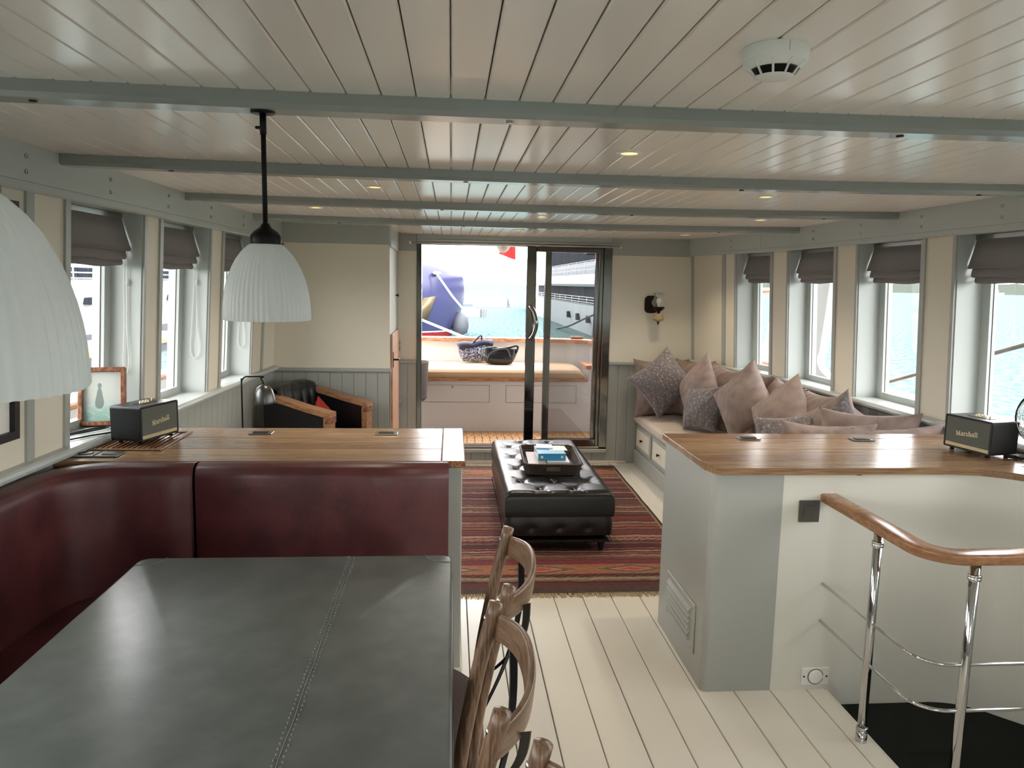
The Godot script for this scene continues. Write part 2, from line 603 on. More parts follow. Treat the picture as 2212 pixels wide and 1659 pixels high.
func build_side(s: int, wins: Array, name_of: String, zend: float, first: int) -> void:
	var w := struct(name_of, "cream panelled cabin side with grey battens between the windows")
	wpart(w, "lower_wall", s, 3.0, zend, -0.05, 0.925, 0.0, 0.2, M.grey_paint)
	wpart(w, "upper_wall", s, 3.0, zend, 1.885, 2.06, 0.0, 0.2, M.grey_paint)
	# piers: what lies between the openings
	var cuts := [3.0]
	for a in wins:
		cuts.append(a[0])
		cuts.append(a[1])
	cuts.append(zend)
	for i in range(0, cuts.size(), 2):
		wpart(w, "pier", s, cuts[i], cuts[i + 1], 0.925, 1.885, 0.001, 0.2, M.outer_white)
		wpart(w, "cream_panel", s, cuts[i] - 0.004, cuts[i + 1] + 0.004, 0.93, 1.885, -0.004, 0.0005, M.cream_paint)
		for e in [[cuts[i], cuts[i] - 0.022 if i > 0 else cuts[i] - 0.03], [cuts[i + 1] + 0.034, cuts[i + 1]]]:
			wpart(w, "batten", s, e[0], e[1], 0.93, 1.885, -0.013, 0.0, M.grey_paint)
	var joints := [-2.695] if s < 0 else [-6.126]
	if s < 0:
		joints.append(-5.46)
	for z in joints:
		wpart(w, "batten", s, z + 0.022, z - 0.022, 0.93, 1.885, -0.013, 0.0, M.grey_paint)
	# deep fascia under the ceiling with plugged bolts, and its lower lip
	wpart(w, "fascia", s, 3.0, zend, 1.905, 2.05, -0.03, 0.0, M.pale_paint)
	wall_profile(w, "fascia_lip", s, 3.0, zend, [Vector2(0, 1.875), Vector2(-0.018, 1.875), Vector2(-0.024, 1.882), Vector2(-0.024, 1.9045), Vector2(0, 1.9045)], M.pale_paint)
	var zb := 2.4
	while zb > zend + 0.2:
		for y in [1.935, 1.985]:
			var st := S(true)
			X = Transform3D(Basis(Vector3(0, 0, 1), -s * PI / 2), wp(s, zb, y, -0.03))
			lathe(st, [Vector2(0.008, -0.002), Vector2(0.008, 0.003), Vector2(0.0, 0.003)], Vector3.ZERO, 10)
			X = Transform3D()
			part(w, "bolt_cap", st, M.grey_plate)
		zb -= 0.56
	# rail with a rounded nose
	wall_profile(w, "rail", s, 3.0, zend, [Vector2(0.0, 0.955), Vector2(-0.042, 0.955), Vector2(-0.052, 0.949), Vector2(-0.055, 0.938), Vector2(-0.050, 0.926), Vector2(-0.038, 0.919), Vector2(-0.022, 0.914), Vector2(0.0, 0.905)], M.pale_paint)
	# vertical boards below the rail
	var z := -0.5
	while z > zend + 0.05:
		wpart(w, "board", s, z, maxf(z - 0.0885, zend), 0.0, 0.906, -0.010, 0.0, M.grey_paint)
		z -= 0.0905
	# windows
	for i in wins.size():
		var a: float = wins[i][0]
		var b: float = wins[i][1]
		var v := struct("window_%d" % (first + i), "tall narrow cabin window set deep in a pale grey reveal")
		wpart(v, "reveal", s, a, a - 0.006, 0.95, 1.885, -0.002, 0.21, M.pale_paint)
		wpart(v, "reveal", s, b + 0.006, b, 0.95, 1.885, -0.002, 0.21, M.pale_paint)
		wpart(v, "reveal", s, a, b, 1.879, 1.885, 0.0, 0.21, M.pale_paint)
		wpart(v, "sill", s, a, b, 0.925, 0.955, 0.0, 0.23, M.pale_paint)
		wpart(v, "frame_stile", s, a - 0.006, a - 0.062, 0.955, 1.879, 0.13, 0.165, M.pale_paint)
		wpart(v, "frame_stile", s, b + 0.062, b + 0.006, 0.955, 1.879, 0.13, 0.165, M.pale_paint)
		wpart(v, "frame_rail", s, a - 0.062, b + 0.062, 0.955, 0.992, 0.13, 0.165, M.pale_paint)
		wpart(v, "frame_rail", s, a - 0.062, b + 0.062, 1.83, 1.879, 0.13, 0.165, M.pale_paint)
		var f := wpart(v, "gasket", s, a - 0.060, a - 0.064, 0.99, 1.832, 0.1455, 0.1485, M.rubber)
		f = wpart(v, "gasket", s, b + 0.064, b + 0.060, 0.99, 1.832, 0.1455, 0.1485, M.rubber)
		var g := S()
		out_quad(g, [wp(s, a - 0.06, 0.99, 0.147), wp(s, b + 0.06, 0.99, 0.147), wp(s, b + 0.06, 1.832, 0.147), wp(s, a - 0.06, 1.832, 0.147)], Vector3(0.5, 1.4, (a + b) / 2))
		part(v, "pane", g, M.glass)

func boards(parent: Node, x0: float, x1: float, y0: float, y1: float, zf: float, m: Material, pitch := 0.0905) -> void:
	var n := maxi(1, int(round((x1 - x0) / pitch)))
	var p := (x1 - x0) / n
	for i in n:
		pbox(parent, "board", Vector3(x0 + i * p + 0.0008, y0, zf - 0.012), Vector3(x0 + (i + 1) * p - 0.0008, y1, zf), m, 0.0025)

func rail_x(parent: Node, x0: float, x1: float, z: float, ytop: float, m: Material) -> void:   # rounded rail on a wall that faces the camera
	var st := S()
	var prof := PackedVector2Array([Vector2(0, ytop), Vector2(0.030, ytop), Vector2(0.038, ytop - 0.005), Vector2(0.041, ytop - 0.014), Vector2(0.038, ytop - 0.024), Vector2(0.026, ytop - 0.030), Vector2(0.012, ytop - 0.036), Vector2(0, ytop - 0.036)])
	prism(st, prof, x0, x1, Transform3D(Basis(Vector3(0, 0, 1), Vector3(0, 1, 0), Vector3(1, 0, 0)), Vector3(0, 0, z)))
	part(parent, "rail", st, m)

func build_aft_walls() -> void:
	# closet that stands out from the aft wall
	var c := struct("wall_closet", "cream closet front above grey vertical boards")
	var zf := -5.78
	var xl := side_x(-1, zf, 1.4) - 0.05
	pbox(c, "closet_front", Vector3(xl, 0, zf - 0.06), Vector3(-0.465, 2.05, zf - 0.012), M.cream_paint, 0.0)
	pbox(c, "head_board", Vector3(xl, 1.878, zf - 0.012), Vector3(-0.462, 2.05, zf + 0.012), M.grey_paint, 0.003)
	pbox(c, "cream_panel", Vector3(xl, 0.935, zf - 0.012), Vector3(-0.466, 1.878, zf), M.cream_paint, 0.001)
	boards(c, xl, -0.470, 0.0, 0.91, zf + 0.004, M.grey_paint)
	rail_x(c, xl, -0.455, zf, 0.942, M.grey_paint)
	# its flank, with a wooden locker door
	pbox(c, "flank", Vector3(-0.53, 0, zf - 0.012), Vector3(-0.467, 2.05, -6.6), M.pale_paint, 0.0)
	pbox(c, "head_board", Vector3(-0.467, 1.86, zf + 0.012), Vector3(-0.452, 2.05, -6.6), M.pale_paint, 0.003)
	var k := S(true)
	X = Transform3D(Basis(Vector3(0, 0, 1), -PI / 2), Vector3(-0.467, 1.49, -6.40))
	lathe(k, [Vector2(0.006, 0), Vector2(0.005, 0.012), Vector2(0.012, 0.018), Vector2(0.010, 0.026), Vector2(0, 0.028)])
	X = Transform3D()
	part(c, "knob", k, M.brass_dark)
	var d2 := struct("door_2", "narrow salmon wooden locker door with a dark latch")
	pbox(d2, "door_leaf", Vector3(-0.467, 0.05, zf - 0.03), Vector3(-0.447, 1.20, -6.54), M.salmon_wood, 0.003)
	ptube(d2, "handle", [Vector3(-0.447, 1.0, -5.87), Vector3(-0.41, 1.0, -5.87), Vector3(-0.405, 1.0, -5.97)], 0.007, M.brass_dark, 8)
	pbox(d2, "latch_plate", Vector3(-0.447, 0.94, -5.85), Vector3(-0.443, 1.06, -5.89), M.brass_dark, 0.001)
	for y in [0.55, 1.05]:
		ptube(d2, "hinge", [Vector3(-0.445, y - 0.04, -6.545), Vector3(-0.445, y + 0.04, -6.545)], 0.008, M.steel, 8)

	var w := struct("wall_back", "cream aft wall with grey boards below a rail, around the door")
	var zb := -6.6
	pbox(w, "wall_core", Vector3(-2.1, 0, zb - 0.12), Vector3(-0.30, 2.05, zb - 0.012), M.outer_white, 0.0)
	pbox(w, "wall_core", Vector3(1.41, 0, zb - 0.12), Vector3(2.75, 2.05, zb - 0.012), M.outer_white, 0.0)
	pbox(w, "wall_core", Vector3(-0.30, 1.968, zb - 0.12), Vector3(1.41, 2.05, zb - 0.012), M.outer_white, 0.0)
	pbox(w, "wall_core", Vector3(-0.30, -0.1, zb - 0.12), Vector3(1.41, 0.128, zb - 0.012), M.outer_white, 0.0)
	for a in [[-0.467, -0.30], [1.41, 2.30]]:
		pbox(w, "cream_panel", Vector3(a[0], 0.92, zb - 0.012), Vector3(a[1], 1.88, zb), M.cream_paint, 0.001)
		pbox(w, "head_board", Vector3(a[0], 1.868, zb - 0.012), Vector3(a[1], 2.05, zb + 0.014), M.grey_paint, 0.003)
		boards(w, a[0], minf(a[1], 1.78), 0.0, 0.895, zb + 0.003, M.grey_paint)
		rail_x(w, a[0], a[1], zb, 0.928, M.grey_paint)
	pbox(w, "head_board", Vector3(-0.30, 1.968, zb - 0.012), Vector3(1.41, 2.05, zb + 0.006), M.pale_paint, 0.002)
	boards(w, -0.30, 1.41, 0.0, 0.10, zb + 0.001, M.grey_paint, 0.12)
	pbox(w, "ledge", Vector3(-0.30, 0.10, zb - 0.012), Vector3(1.41, 0.132, zb + 0.03), M.pale_paint, 0.005)
	pbox(w, "skirting", Vector3(-0.30, 0.0, zb - 0.012), Vector3(1.6, 0.022, zb + 0.012), M.floor_paint, 0.003)
	var p := S()
	hexa(p, [Vector3(2.19, 0.9, zb), Vector3(2.225, 0.9, zb), Vector3(2.225, 0.9, zb + 0.03), Vector3(2.19, 0.9, zb + 0.03), Vector3(2.125, 1.87, zb), Vector3(2.16, 1.87, zb), Vector3(2.16, 1.87, zb + 0.03), Vector3(2.125, 1.87, zb + 0.03)])
	part(w, "corner_post", p, M.grey_paint)

	# sliding door in a polished steel frame
	var d := struct("door_1", "sliding glass door in a polished steel frame, half open")
	pbox(d, "jamb", Vector3(-0.30, 0.13, zb - 0.12), Vector3(-0.258, 1.968, zb + 0.012), M.darkened_chrome, 0.004)
	pbox(d, "jamb", Vector3(1.338, 0.13, zb - 0.12), Vector3(1.41, 1.968, zb + 0.012), M.darkened_chrome, 0.004)
	pbox(d, "header", Vector3(-0.30, 1.928, zb - 0.12), Vector3(1.41, 1.95, zb + 0.006), M.darkened_chrome, 0.003)
	pbox(d, "header_track", Vector3(-0.30, 1.95, zb - 0.10), Vector3(1.41, 1.970, zb + 0.02), M.steel, 0.003)
	pbox(d, "threshold", Vector3(-0.30, 0.13, zb - 0.13), Vector3(1.41, 0.152, zb + 0.012), M.steel, 0.004)
	pbox(d, "threshold_groove", Vector3(-0.26, 0.1515, zb - 0.05), Vector3(1.34, 0.1535, zb - 0.02), M.rubber, 0.0)
	for q in [[0.658, 0.742, 1.31, 1.336, -6.618, "glass"], [0.824, 0.884, 1.275, 1.338, -6.672, "tinted_glass"]]:
		var leaf_z: float = q[4]
		var sub := part_mesh(d, "door_leaf", BoxMesh.new(), M.darkened_chrome)
		var st := S()
		box(st, Vector3(q[0], 0.153, leaf_z - 0.02), Vector3(q[1], 1.928, leaf_z + 0.02), 0.004)
		box(st, Vector3(q[2], 0.153, leaf_z - 0.02), Vector3(q[3], 1.928, leaf_z + 0.02), 0.004)
		box(st, Vector3(q[1], 0.153, leaf_z - 0.018), Vector3(q[2], 0.215, leaf_z + 0.018), 0.003)
		box(st, Vector3(q[1], 1.885, leaf_z - 0.018), Vector3(q[2], 1.928, leaf_z + 0.018), 0.003)
		st.generate_normals()
		sub.mesh = st.commit()
		sub.set_surface_override_material(0, M.darkened_chrome)
		var g := S()
		quad(g, Vector3(q[1], 0.215, leaf_z), Vector3(q[2], 0.215, leaf_z), Vector3(q[2], 1.885, leaf_z), Vector3(q[1], 1.885, leaf_z))
		part(sub, "pane", g, M[q[5]])
	var h := curve([Vector3(0.69, 1.405, -6.598), Vector3(0.70, 1.40, -6.565), Vector3(0.725, 1.35, -6.545), Vector3(0.742, 1.265, -6.535), Vector3(0.728, 1.18, -6.545), Vector3(0.705, 1.135, -6.565), Vector3(0.695, 1.13, -6.598)], 5)
	var hs := S(true)
	tube(hs, h, 0.019, 10)
	part(d, "handle", hs, M.darkened_chrome)

	var r := thing("curtain_rod", "thin chrome curtain rod with ball ends over the sliding door", "curtain rod")
	ptube(r, "rod", [Vector3(-0.345, 1.936, zb + 0.075), Vector3(1.455, 1.936, zb + 0.075)], 0.008, M.chrome, 10)
	for x in [-0.355, 1.465]:
		var b := S(true)
		lathe(b, [Vector2(0, -0.017), Vector2(0.011, -0.013), Vector2(0.017, 0), Vector2(0.011, 0.013), Vector2(0, 0.017)], Vector3(x, 1.936, zb + 0.075), 14)
		part(r, "finial", b, M.chrome)
	for x in [-0.285, 1.395]:
		ptube(r, "bracket", [Vector3(x, 1.936, zb + 0.012), Vector3(x, 1.936, zb + 0.08)], 0.010, M.chrome, 8)

func build_front_wall() -> void:   # unseen, behind the camera; its window is added to light the foreground
	var w := struct("wall_front", "cream forward bulkhead")
	pbox(w, "bulkhead", Vector3(-1.9, -0.05, 3.0), Vector3(0.0, 2.06, 3.12), M.cream_paint, 0.0)
	pbox(w, "bulkhead", Vector3(1.2, -0.05, 3.0), Vector3(2.8, 2.06, 3.12), M.cream_paint, 0.0)
	pbox(w, "bulkhead", Vector3(0.0, -0.05, 3.0), Vector3(1.2, 0.92, 3.12), M.cream_paint, 0.0)
	pbox(w, "bulkhead", Vector3(0.0, 1.88, 3.0), Vector3(1.2, 2.06, 3.12), M.cream_paint, 0.0)
	var v := struct("window_18", "unseen wide window added to light the cabin from forward")
	var g := S()
	quad(g, Vector3(0.0, 0.92, 3.06), Vector3(1.2, 0.92, 3.06), Vector3(1.2, 1.88, 3.06), Vector3(0.0, 1.88, 3.06))
	part(v, "pane", g, M.glass)
	boards(w, -1.7, 2.6, 0.0, 0.90, 3.0, M.grey_paint)

# ------------------------------------------------------------------ blinds
func build_blinds() -> void:
	var prof_main := [Vector2(0.085, 1.868), Vector2(0.078, 1.84), Vector2(0.062, 1.79), Vector2(0.045, 1.745), Vector2(0.036, 1.722), Vector2(0.040, 1.716), Vector2(0.056, 1.722), Vector2(0.080, 1.74)]
	var fold_a := [Vector2(0.078, 1.73), Vector2(0.056, 1.715), Vector2(0.048, 1.69), Vector2(0.050, 1.678), Vector2(0.062, 1.676), Vector2(0.085, 1.69)]
	var fold_b := [Vector2(0.085, 1.69), Vector2(0.068, 1.674), Vector2(0.063, 1.658), Vector2(0.068, 1.648), Vector2(0.082, 1.650), Vector2(0.092, 1.665)]
	var k := 0
	for e in [[-1, -2.945, -3.555, "grey roman blind in the window whose sill holds the framed print"], [-1, -3.755, -4.38, "grey roman blind on the window just aft of the black loudspeaker and framed print"], [-1, -4.61, -5.20, "grey roman blind on the window nearest the closet and armchair"],
			[1, -5.53, -5.96, "taupe roman blind on the window next to the aft corner, over the cushions"], [1, -4.65, -5.27, "taupe roman blind on the window with the white hull bracket outside"], [1, -3.78, -4.375, "taupe roman blind above the sofa end with the half patterned cushion"], [1, -2.90, -3.514, "taupe roman blind on the window beside the desk fan"]]:
		var s: int = e[0]
		var a: float = e[1] - 0.012
		var b: float = e[2] + 0.012
		var t := thing("roman_blind", e[3], "blind", Vector3.ZERO, 0.0, "roman blinds in the cabin windows")
		wpart(t, "head_rail", s, a + 0.004, b - 0.004, 1.856, 1.877, 0.082, 0.112, M.steel)
		var j := 0
		for prof in [prof_main, fold_a, fold_b]:
			var st := S(true)
			var pr: Array = prof
			var inset: float = [0.0, 0.012, 0.02][j]
			var ph := k * 1.7 + j
			var wave := func(u: float, v: float) -> Vector3:
				var f := v * (pr.size() - 1)
				var i0 := mini(int(f), pr.size() - 2)
				var p: Vector2 = pr[i0].lerp(pr[i0 + 1], f - i0)
				var z := lerpf(a - inset, b + inset, u)
				var sag := 0.006 * sin(u * PI) * v + 0.004 * sin(u * 9.0 + ph) * v
				var end := pow(absf(u - 0.5) * 2.0, 8.0)
				return wp(s, z, p.y - sag, p.x + 0.004 * sin(u * 12.0 + ph * 2.0) * v + 0.010 * end * v)
			grid(st, 18, 21, wave, s > 0)
			part(t, ["panel", "fold", "fold"][j], st, M.blind_fabric)
			j += 1
		if s < 0:                       # bead cord hanging against the far reveal
			var zc := b + 0.012
			var lo: float = [1.16, 1.15, 1.14][k]
			var wd: float = [0.012, 0.025, 0.022][k]
			var o := []
			for q in [[0.052, 1.74, 0], [0.052, 1.60, 0], [0.052 - wd * 0.3, lo + 0.2, 0], [0.052 - wd, lo + 0.05, 0], [0.052, lo, 0], [0.052 + wd, lo + 0.05, 0], [0.052 + wd * 0.8, lo + 0.2, 0], [0.066, 1.60, 0], [0.066, 1.74, 0]]:
				o.append(wp(s, zc - 0.004, q[1], q[0]))
			ptube(t, "pull_cord", curve(o, 6), 0.0022, M.cord_white, 6)
			ptube(t, "cord_weight", [wp(s, zc - 0.004, 1.59, 0.052), wp(s, zc - 0.004, 1.56, 0.052)], 0.005, M.cord_white, 8)
		k += 1

# ------------------------------------------------------------------ dining corner
func build_dining() -> void:
	# bar counter behind the banquette
	var t := thing("bar_counter", "brown wooden counter top behind the burgundy banquette", "counter")
	var mats := ["counter_wood", "counter_wood_pale", "counter_wood_dark", "counter_wood", "counter_wood_pale", "counter_wood"]
	for i in 6:
		var z0 := -2.835 - i * 0.1095
		var xl := side_x(-1, z0, 0.9) + 0.002
		var ty := 0.92 - 0.0006 * (i % 2)
		var za := maxf(z0 - 0.1088, -3.36)          # part of the board beside the vent opening
		var zb := minf(z0, -3.02)
		if zb - za < 0.01:
			pbox(t, "board", Vector3(xl, 0.893, z0), Vector3(-0.034, ty, z0 - 0.1088), M[mats[i]], 0.0022)
			continue
		var bs := S()
		box(bs, Vector3(-1.155, 0.893, z0), Vector3(-0.034, ty, z0 - 0.1088), 0.0022)
		box(bs, Vector3(xl, 0.893, z0), Vector3(-1.425, ty, z0 - 0.1088), 0.0022)
		if z0 - zb > 0.005:
			box(bs, Vector3(-1.425, 0.893, z0), Vector3(-1.155, ty, zb), 0.0)
		if za - (z0 - 0.1088) > 0.005:
			box(bs, Vector3(-1.425, 0.893, za), Vector3(-1.155, ty, z0 - 0.1088), 0.0)
		part(t, "board", bs, M[mats[i]])
	pbox(t, "end_board", Vector3(-0.033, 0.893, -2.83), Vector3(0.060, 0.9205, -3.494), M.end_wood, 0.004)
	pbox(t, "cabinet", Vector3(-1.44, 0.0, -2.86), Vector3(0.048, 0.893, -3.46), M.grey_paint, 0.004)
	pbox(t, "skirting", Vector3(-0.6, 0.0, -2.85), Vector3(0.056, 0.06, -3.47), M.white_paint, 0.004)
	# slatted vent let into the counter
	var g := thing("slatted_vent", "wooden slatted vent in the counter under the dark speaker", "vent", Vector3(-1.29, 0.921, -3.19))
	for k in [[-0.150, -0.132], [0.132, 0.150]]:
		pbox(g, "rim", Vector3(k[0], 0.0, 0.185), Vector3(k[1], 0.006, -0.185), M.end_wood, 0.001)
	for k in [[0.170, 0.185], [-0.185, -0.170]]:
		pbox(g, "rim", Vector3(-0.132, 0.0, k[0]), Vector3(0.132, 0.006, k[1]), M.counter_wood, 0.001)
	for i in 13:
		var x := -0.1215 + i * 0.02025
		pbox(g, "slat", Vector3(x - 0.0055, -0.027, 0.17), Vector3(x + 0.0055, 0.002, -0.17), M.end_wood, 0.001)
	# double socket plate
	var pl := thing("socket_plate", "pair of steel square plates with a round socket, lying in the counter corner", "socket", Vector3(-1.345, 0.921, -2.925))
	for k in 2:
		var b := pbox(pl, "plate", Vector3(-0.085 + k * 0.087, 0, 0.036), Vector3(-0.002 + k * 0.087, 0.006, -0.046), M.steel, 0.002)
		if k == 0:
			var st := S(true)
			lathe(st, [Vector2(0.027, 0.006), Vector2(0.027, 0.009), Vector2(0.021, 0.009), Vector2(0.019, 0.0065), Vector2(0, 0.0065)], Vector3(-0.0435, 0, -0.005), 24)
			part(b, "socket", st, M.black_plastic)
		else:
			pbox(b, "rocker", Vector3(0.022, 0.006, 0.018), Vector3(0.066, 0.009, -0.028), M.grey_plate, 0.001)
	for e in [[-0.838, -3.357, 0.921, "flush black outlet in the bar counter next to the floor lamp side"], [-0.286, -3.357, 0.921, "flush black outlet in the bar counter near its free end"], [1.357, -3.266, 0.921, "flush black outlet near the corner of the counter above the vent panel"], [1.885, -3.245, 0.921, "flush black outlet in the middle of the counter above the stair"]]:
		var o := thing("flush_outlet", e[3], "outlet", Vector3(e[0], e[2], e[1]), 0.0, "outlets let into the counter tops")
		pbox(o, "plate", Vector3(-0.050, 0, 0.030), Vector3(0.050, 0.0045, -0.030), M.steel, 0.0015)
		var st := S()
		prism(st, rounded(0.070, 0.034, 0.006), 0.0045, 0.0075, Transform3D(Basis(Vector3(1, 0, 0), Vector3(0, 0, -1), Vector3(0, 1, 0)), Vector3.ZERO))
		part(o, "insert", st, M.black_plastic)

	# banquette: seats and backs in burgundy leather
	var bq := thing("banquette", "burgundy leather corner banquette with padded back", "banquette")
	var back_prof := [Vector2(0.0, 0.40), Vector2(0.085, 0.40), Vector2(0.10, 0.43), Vector2(0.104, 0.60), Vector2(0.100, 0.84), Vector2(0.094, 0.885), Vector2(0.075, 0.91), Vector2(0.045, 0.920), Vector2(0.0, 0.918)]
	var path_a := [Vector2(-0.004, -2.845), Vector2(-0.010, -2.845), Vector2(-0.3, -2.845), Vector2(-0.6, -2.845), Vector2(-0.925, -2.845), Vector2(-0.934, -2.845)]
	var path_b := [Vector2(-0.942, -2.845), Vector2(-0.95, -2.845), Vector2(-1.05, -2.845), Vector2(-1.14, -2.845)]
	for i in 9:
		var a := PI / 2 * i / 8.0
		path_b.append(Vector2(-1.16 - sin(a) * 0.29, -2.555 - cos(a) * 0.29))
	for z in [-2.3, -2.0, -1.5, -1.0, -0.4, 0.2]:
		path_b.append(Vector2(side_x(-1, z, 0.8) + 0.03, z))
	for pp in [path_a, path_b]:
		var path: Array = pp
		var st := S(true)
		var ring := func(u: float, v: float) -> Vector3:
			var i := int(round(u * (path.size() - 1)))
			var f := v * (back_prof.size() - 1)
			var j := mini(int(f), back_prof.size() - 2)
			var q: Vector2 = back_prof[j].lerp(back_prof[j + 1], f - j)
			var p: Vector2 = path[i]
			var tn: Vector2 = (path[mini(i + 1, path.size() - 1)] - path[maxi(i - 1, 0)]).normalized()
			var nn := Vector2(tn.y, -tn.x)             # towards the table
			if nn.dot(Vector2(-0.4, -1.2) - p) < 0:
				nn = -nn
			var d := q.x
			if i == 0 or i == path.size() - 1:
				d *= 0.80
			return Vector3(p.x + nn.x * d, q.y, p.y + nn.y * d)
		grid(st, path.size() - 1, 24, ring)
		# close the ends
		for u in [0.0, 1.0]:
			var c: Vector3 = ring.call(u, 0.0)
			for j in range(0, 23):
				var a: Vector3 = ring.call(u, j / 24.0)
				var b: Vector3 = ring.call(u, (j + 1) / 24.0)
				if u == 0.0:
					tri(st, c, b, a)
				else:
					tri(st, c, a, b)
		part(bq, "backrest", st, M.red_leather)
	var ss := S()
	box(ss, Vector3(-1.46, 0.33, 0.2), Vector3(-0.92, 0.45, -2.80), 0.02)
	part(bq, "seat", ss, M.red_leather)
	ss = S()
	box(ss, Vector3(-0.915, 0.33, -2.36), Vector3(-0.004, 0.45, -2.80), 0.02)
	part(bq, "seat", ss, M.red_leather)
	pbox(bq, "base", Vector3(-1.47, 0.0, 0.2), Vector3(-0.99, 0.33, -2.84), M.grey_paint, 0.003)
	pbox(bq, "base", Vector3(-0.99, 0.0, -2.44), Vector3(-0.02, 0.33, -2.84), M.grey_paint, 0.003)

	# table
	var tb := thing("dining_table", "long dining table covered in dark grey leather with a studded seam", "table", Vector3(-0.465, 0, -1.37))
	var top := S(true)
	var hw := 0.4735
	var hl := 0.915
	var prof := [Vector2(-0.012, -0.052), Vector2(-0.001, -0.047), Vector2(0.0, -0.04), Vector2(0.0, -0.008), Vector2(-0.003, -0.002), Vector2(-0.009, 0.0)]
	var plan := rounded(hw * 2, hl * 2, 0.035, 5)
	for i in plan.size():
		var a := plan[i]
		var b := plan[(i + 1) % plan.size()]
		for j in prof.size() - 1:
			var o := []
			for c in [[a, j], [b, j], [b, j + 1], [a, j + 1]]:
				var p: Vector2 = c[0]
				var q: Vector2 = prof[c[1]]
				var k := Vector2(p.x * (1 + q.x / hw), p.y * (1 + q.x / hl))
				o.append(Vector3(k.x, 0.75 + q.y, -k.y))
			quad(top, o[0], o[1], o[2], o[3])
		var q1: Vector2 = prof[-1]
		var sc := Vector2(1 + q1.x / hw, 1 + q1.x / hl)
		tri(top, Vector3(0, 0.75, 0), Vector3(a.x * sc.x, 0.75, -a.y * sc.y), Vector3(b.x * sc.x, 0.75, -b.y * sc.y))
		tri(top, Vector3(0, 0.698, 0), Vector3(b.x * sc.x, 0.698, -b.y * sc.y), Vector3(a.x * sc.x, 0.698, -a.y * sc.y))
	part(tb, "table_top", top, M.table_leather)
	# raised seam with two rows of small studs
	var seam := S(true)
	var sp := []
	for i in 41:
		sp.append(Vector3(0.165 + 0.0012 * sin(i * 1.3), 0.7497, hl - 0.01 - i * (hl * 2 - 0.02) / 40.0))
	tube(seam, sp, 0.0016, 6, true)
	part(tb, "seam", seam, M.table_leather)
	var studs := S(true)
	for i in 110:
		var z := hl - 0.015 - i * (hl * 2 - 0.03) / 109.0
		for s in [-1, 1]:
			var jx := rng.randf_range(-0.0012, 0.0012)
			lathe(studs, [Vector2(0.0034, -0.0004), Vector2(0.0026, 0.0018), Vector2(0, 0.0026)], Vector3(0.165 + s * 0.0085 + jx, 0.75, z + s * 0.003), 6)
	part(tb, "stud_row", studs, M.table_leather).set_meta("kind", "stuff")
	for s in [-1, 1]:                # sewn corner patches
		var cp := S(true)
		var pth := []
		for i in 13:
			var a := PI / 2 * i / 12.0
			pth.append(Vector3(s * (hw - 0.005 - 0.075 * cos(a)), 0.7502, -(hl - 0.005 - 0.06 * sin(a))))
		tube(cp, pth, 0.0016, 6)
		part(tb, "corner_patch", cp, M.table_leather)
	var pip := S(true)
	tube(pip, [Vector3(hw + 0.0005, 0.706, hl - 0.04), Vector3(hw + 0.0005, 0.706, -hl + 0.04)], 0.003, 6)
	part(tb, "piping", pip, M.black_leather)
	for sx in [-1, 1]:
		for sz in [-1, 1]:
			pbox(tb, "leg", Vector3(sx * 0.40 - 0.035, 0, sz * 0.80 - 0.035), Vector3(sx * 0.40 + 0.035, 0.70, sz * 0.80 + 0.035), M.chair_wood, 0.005)

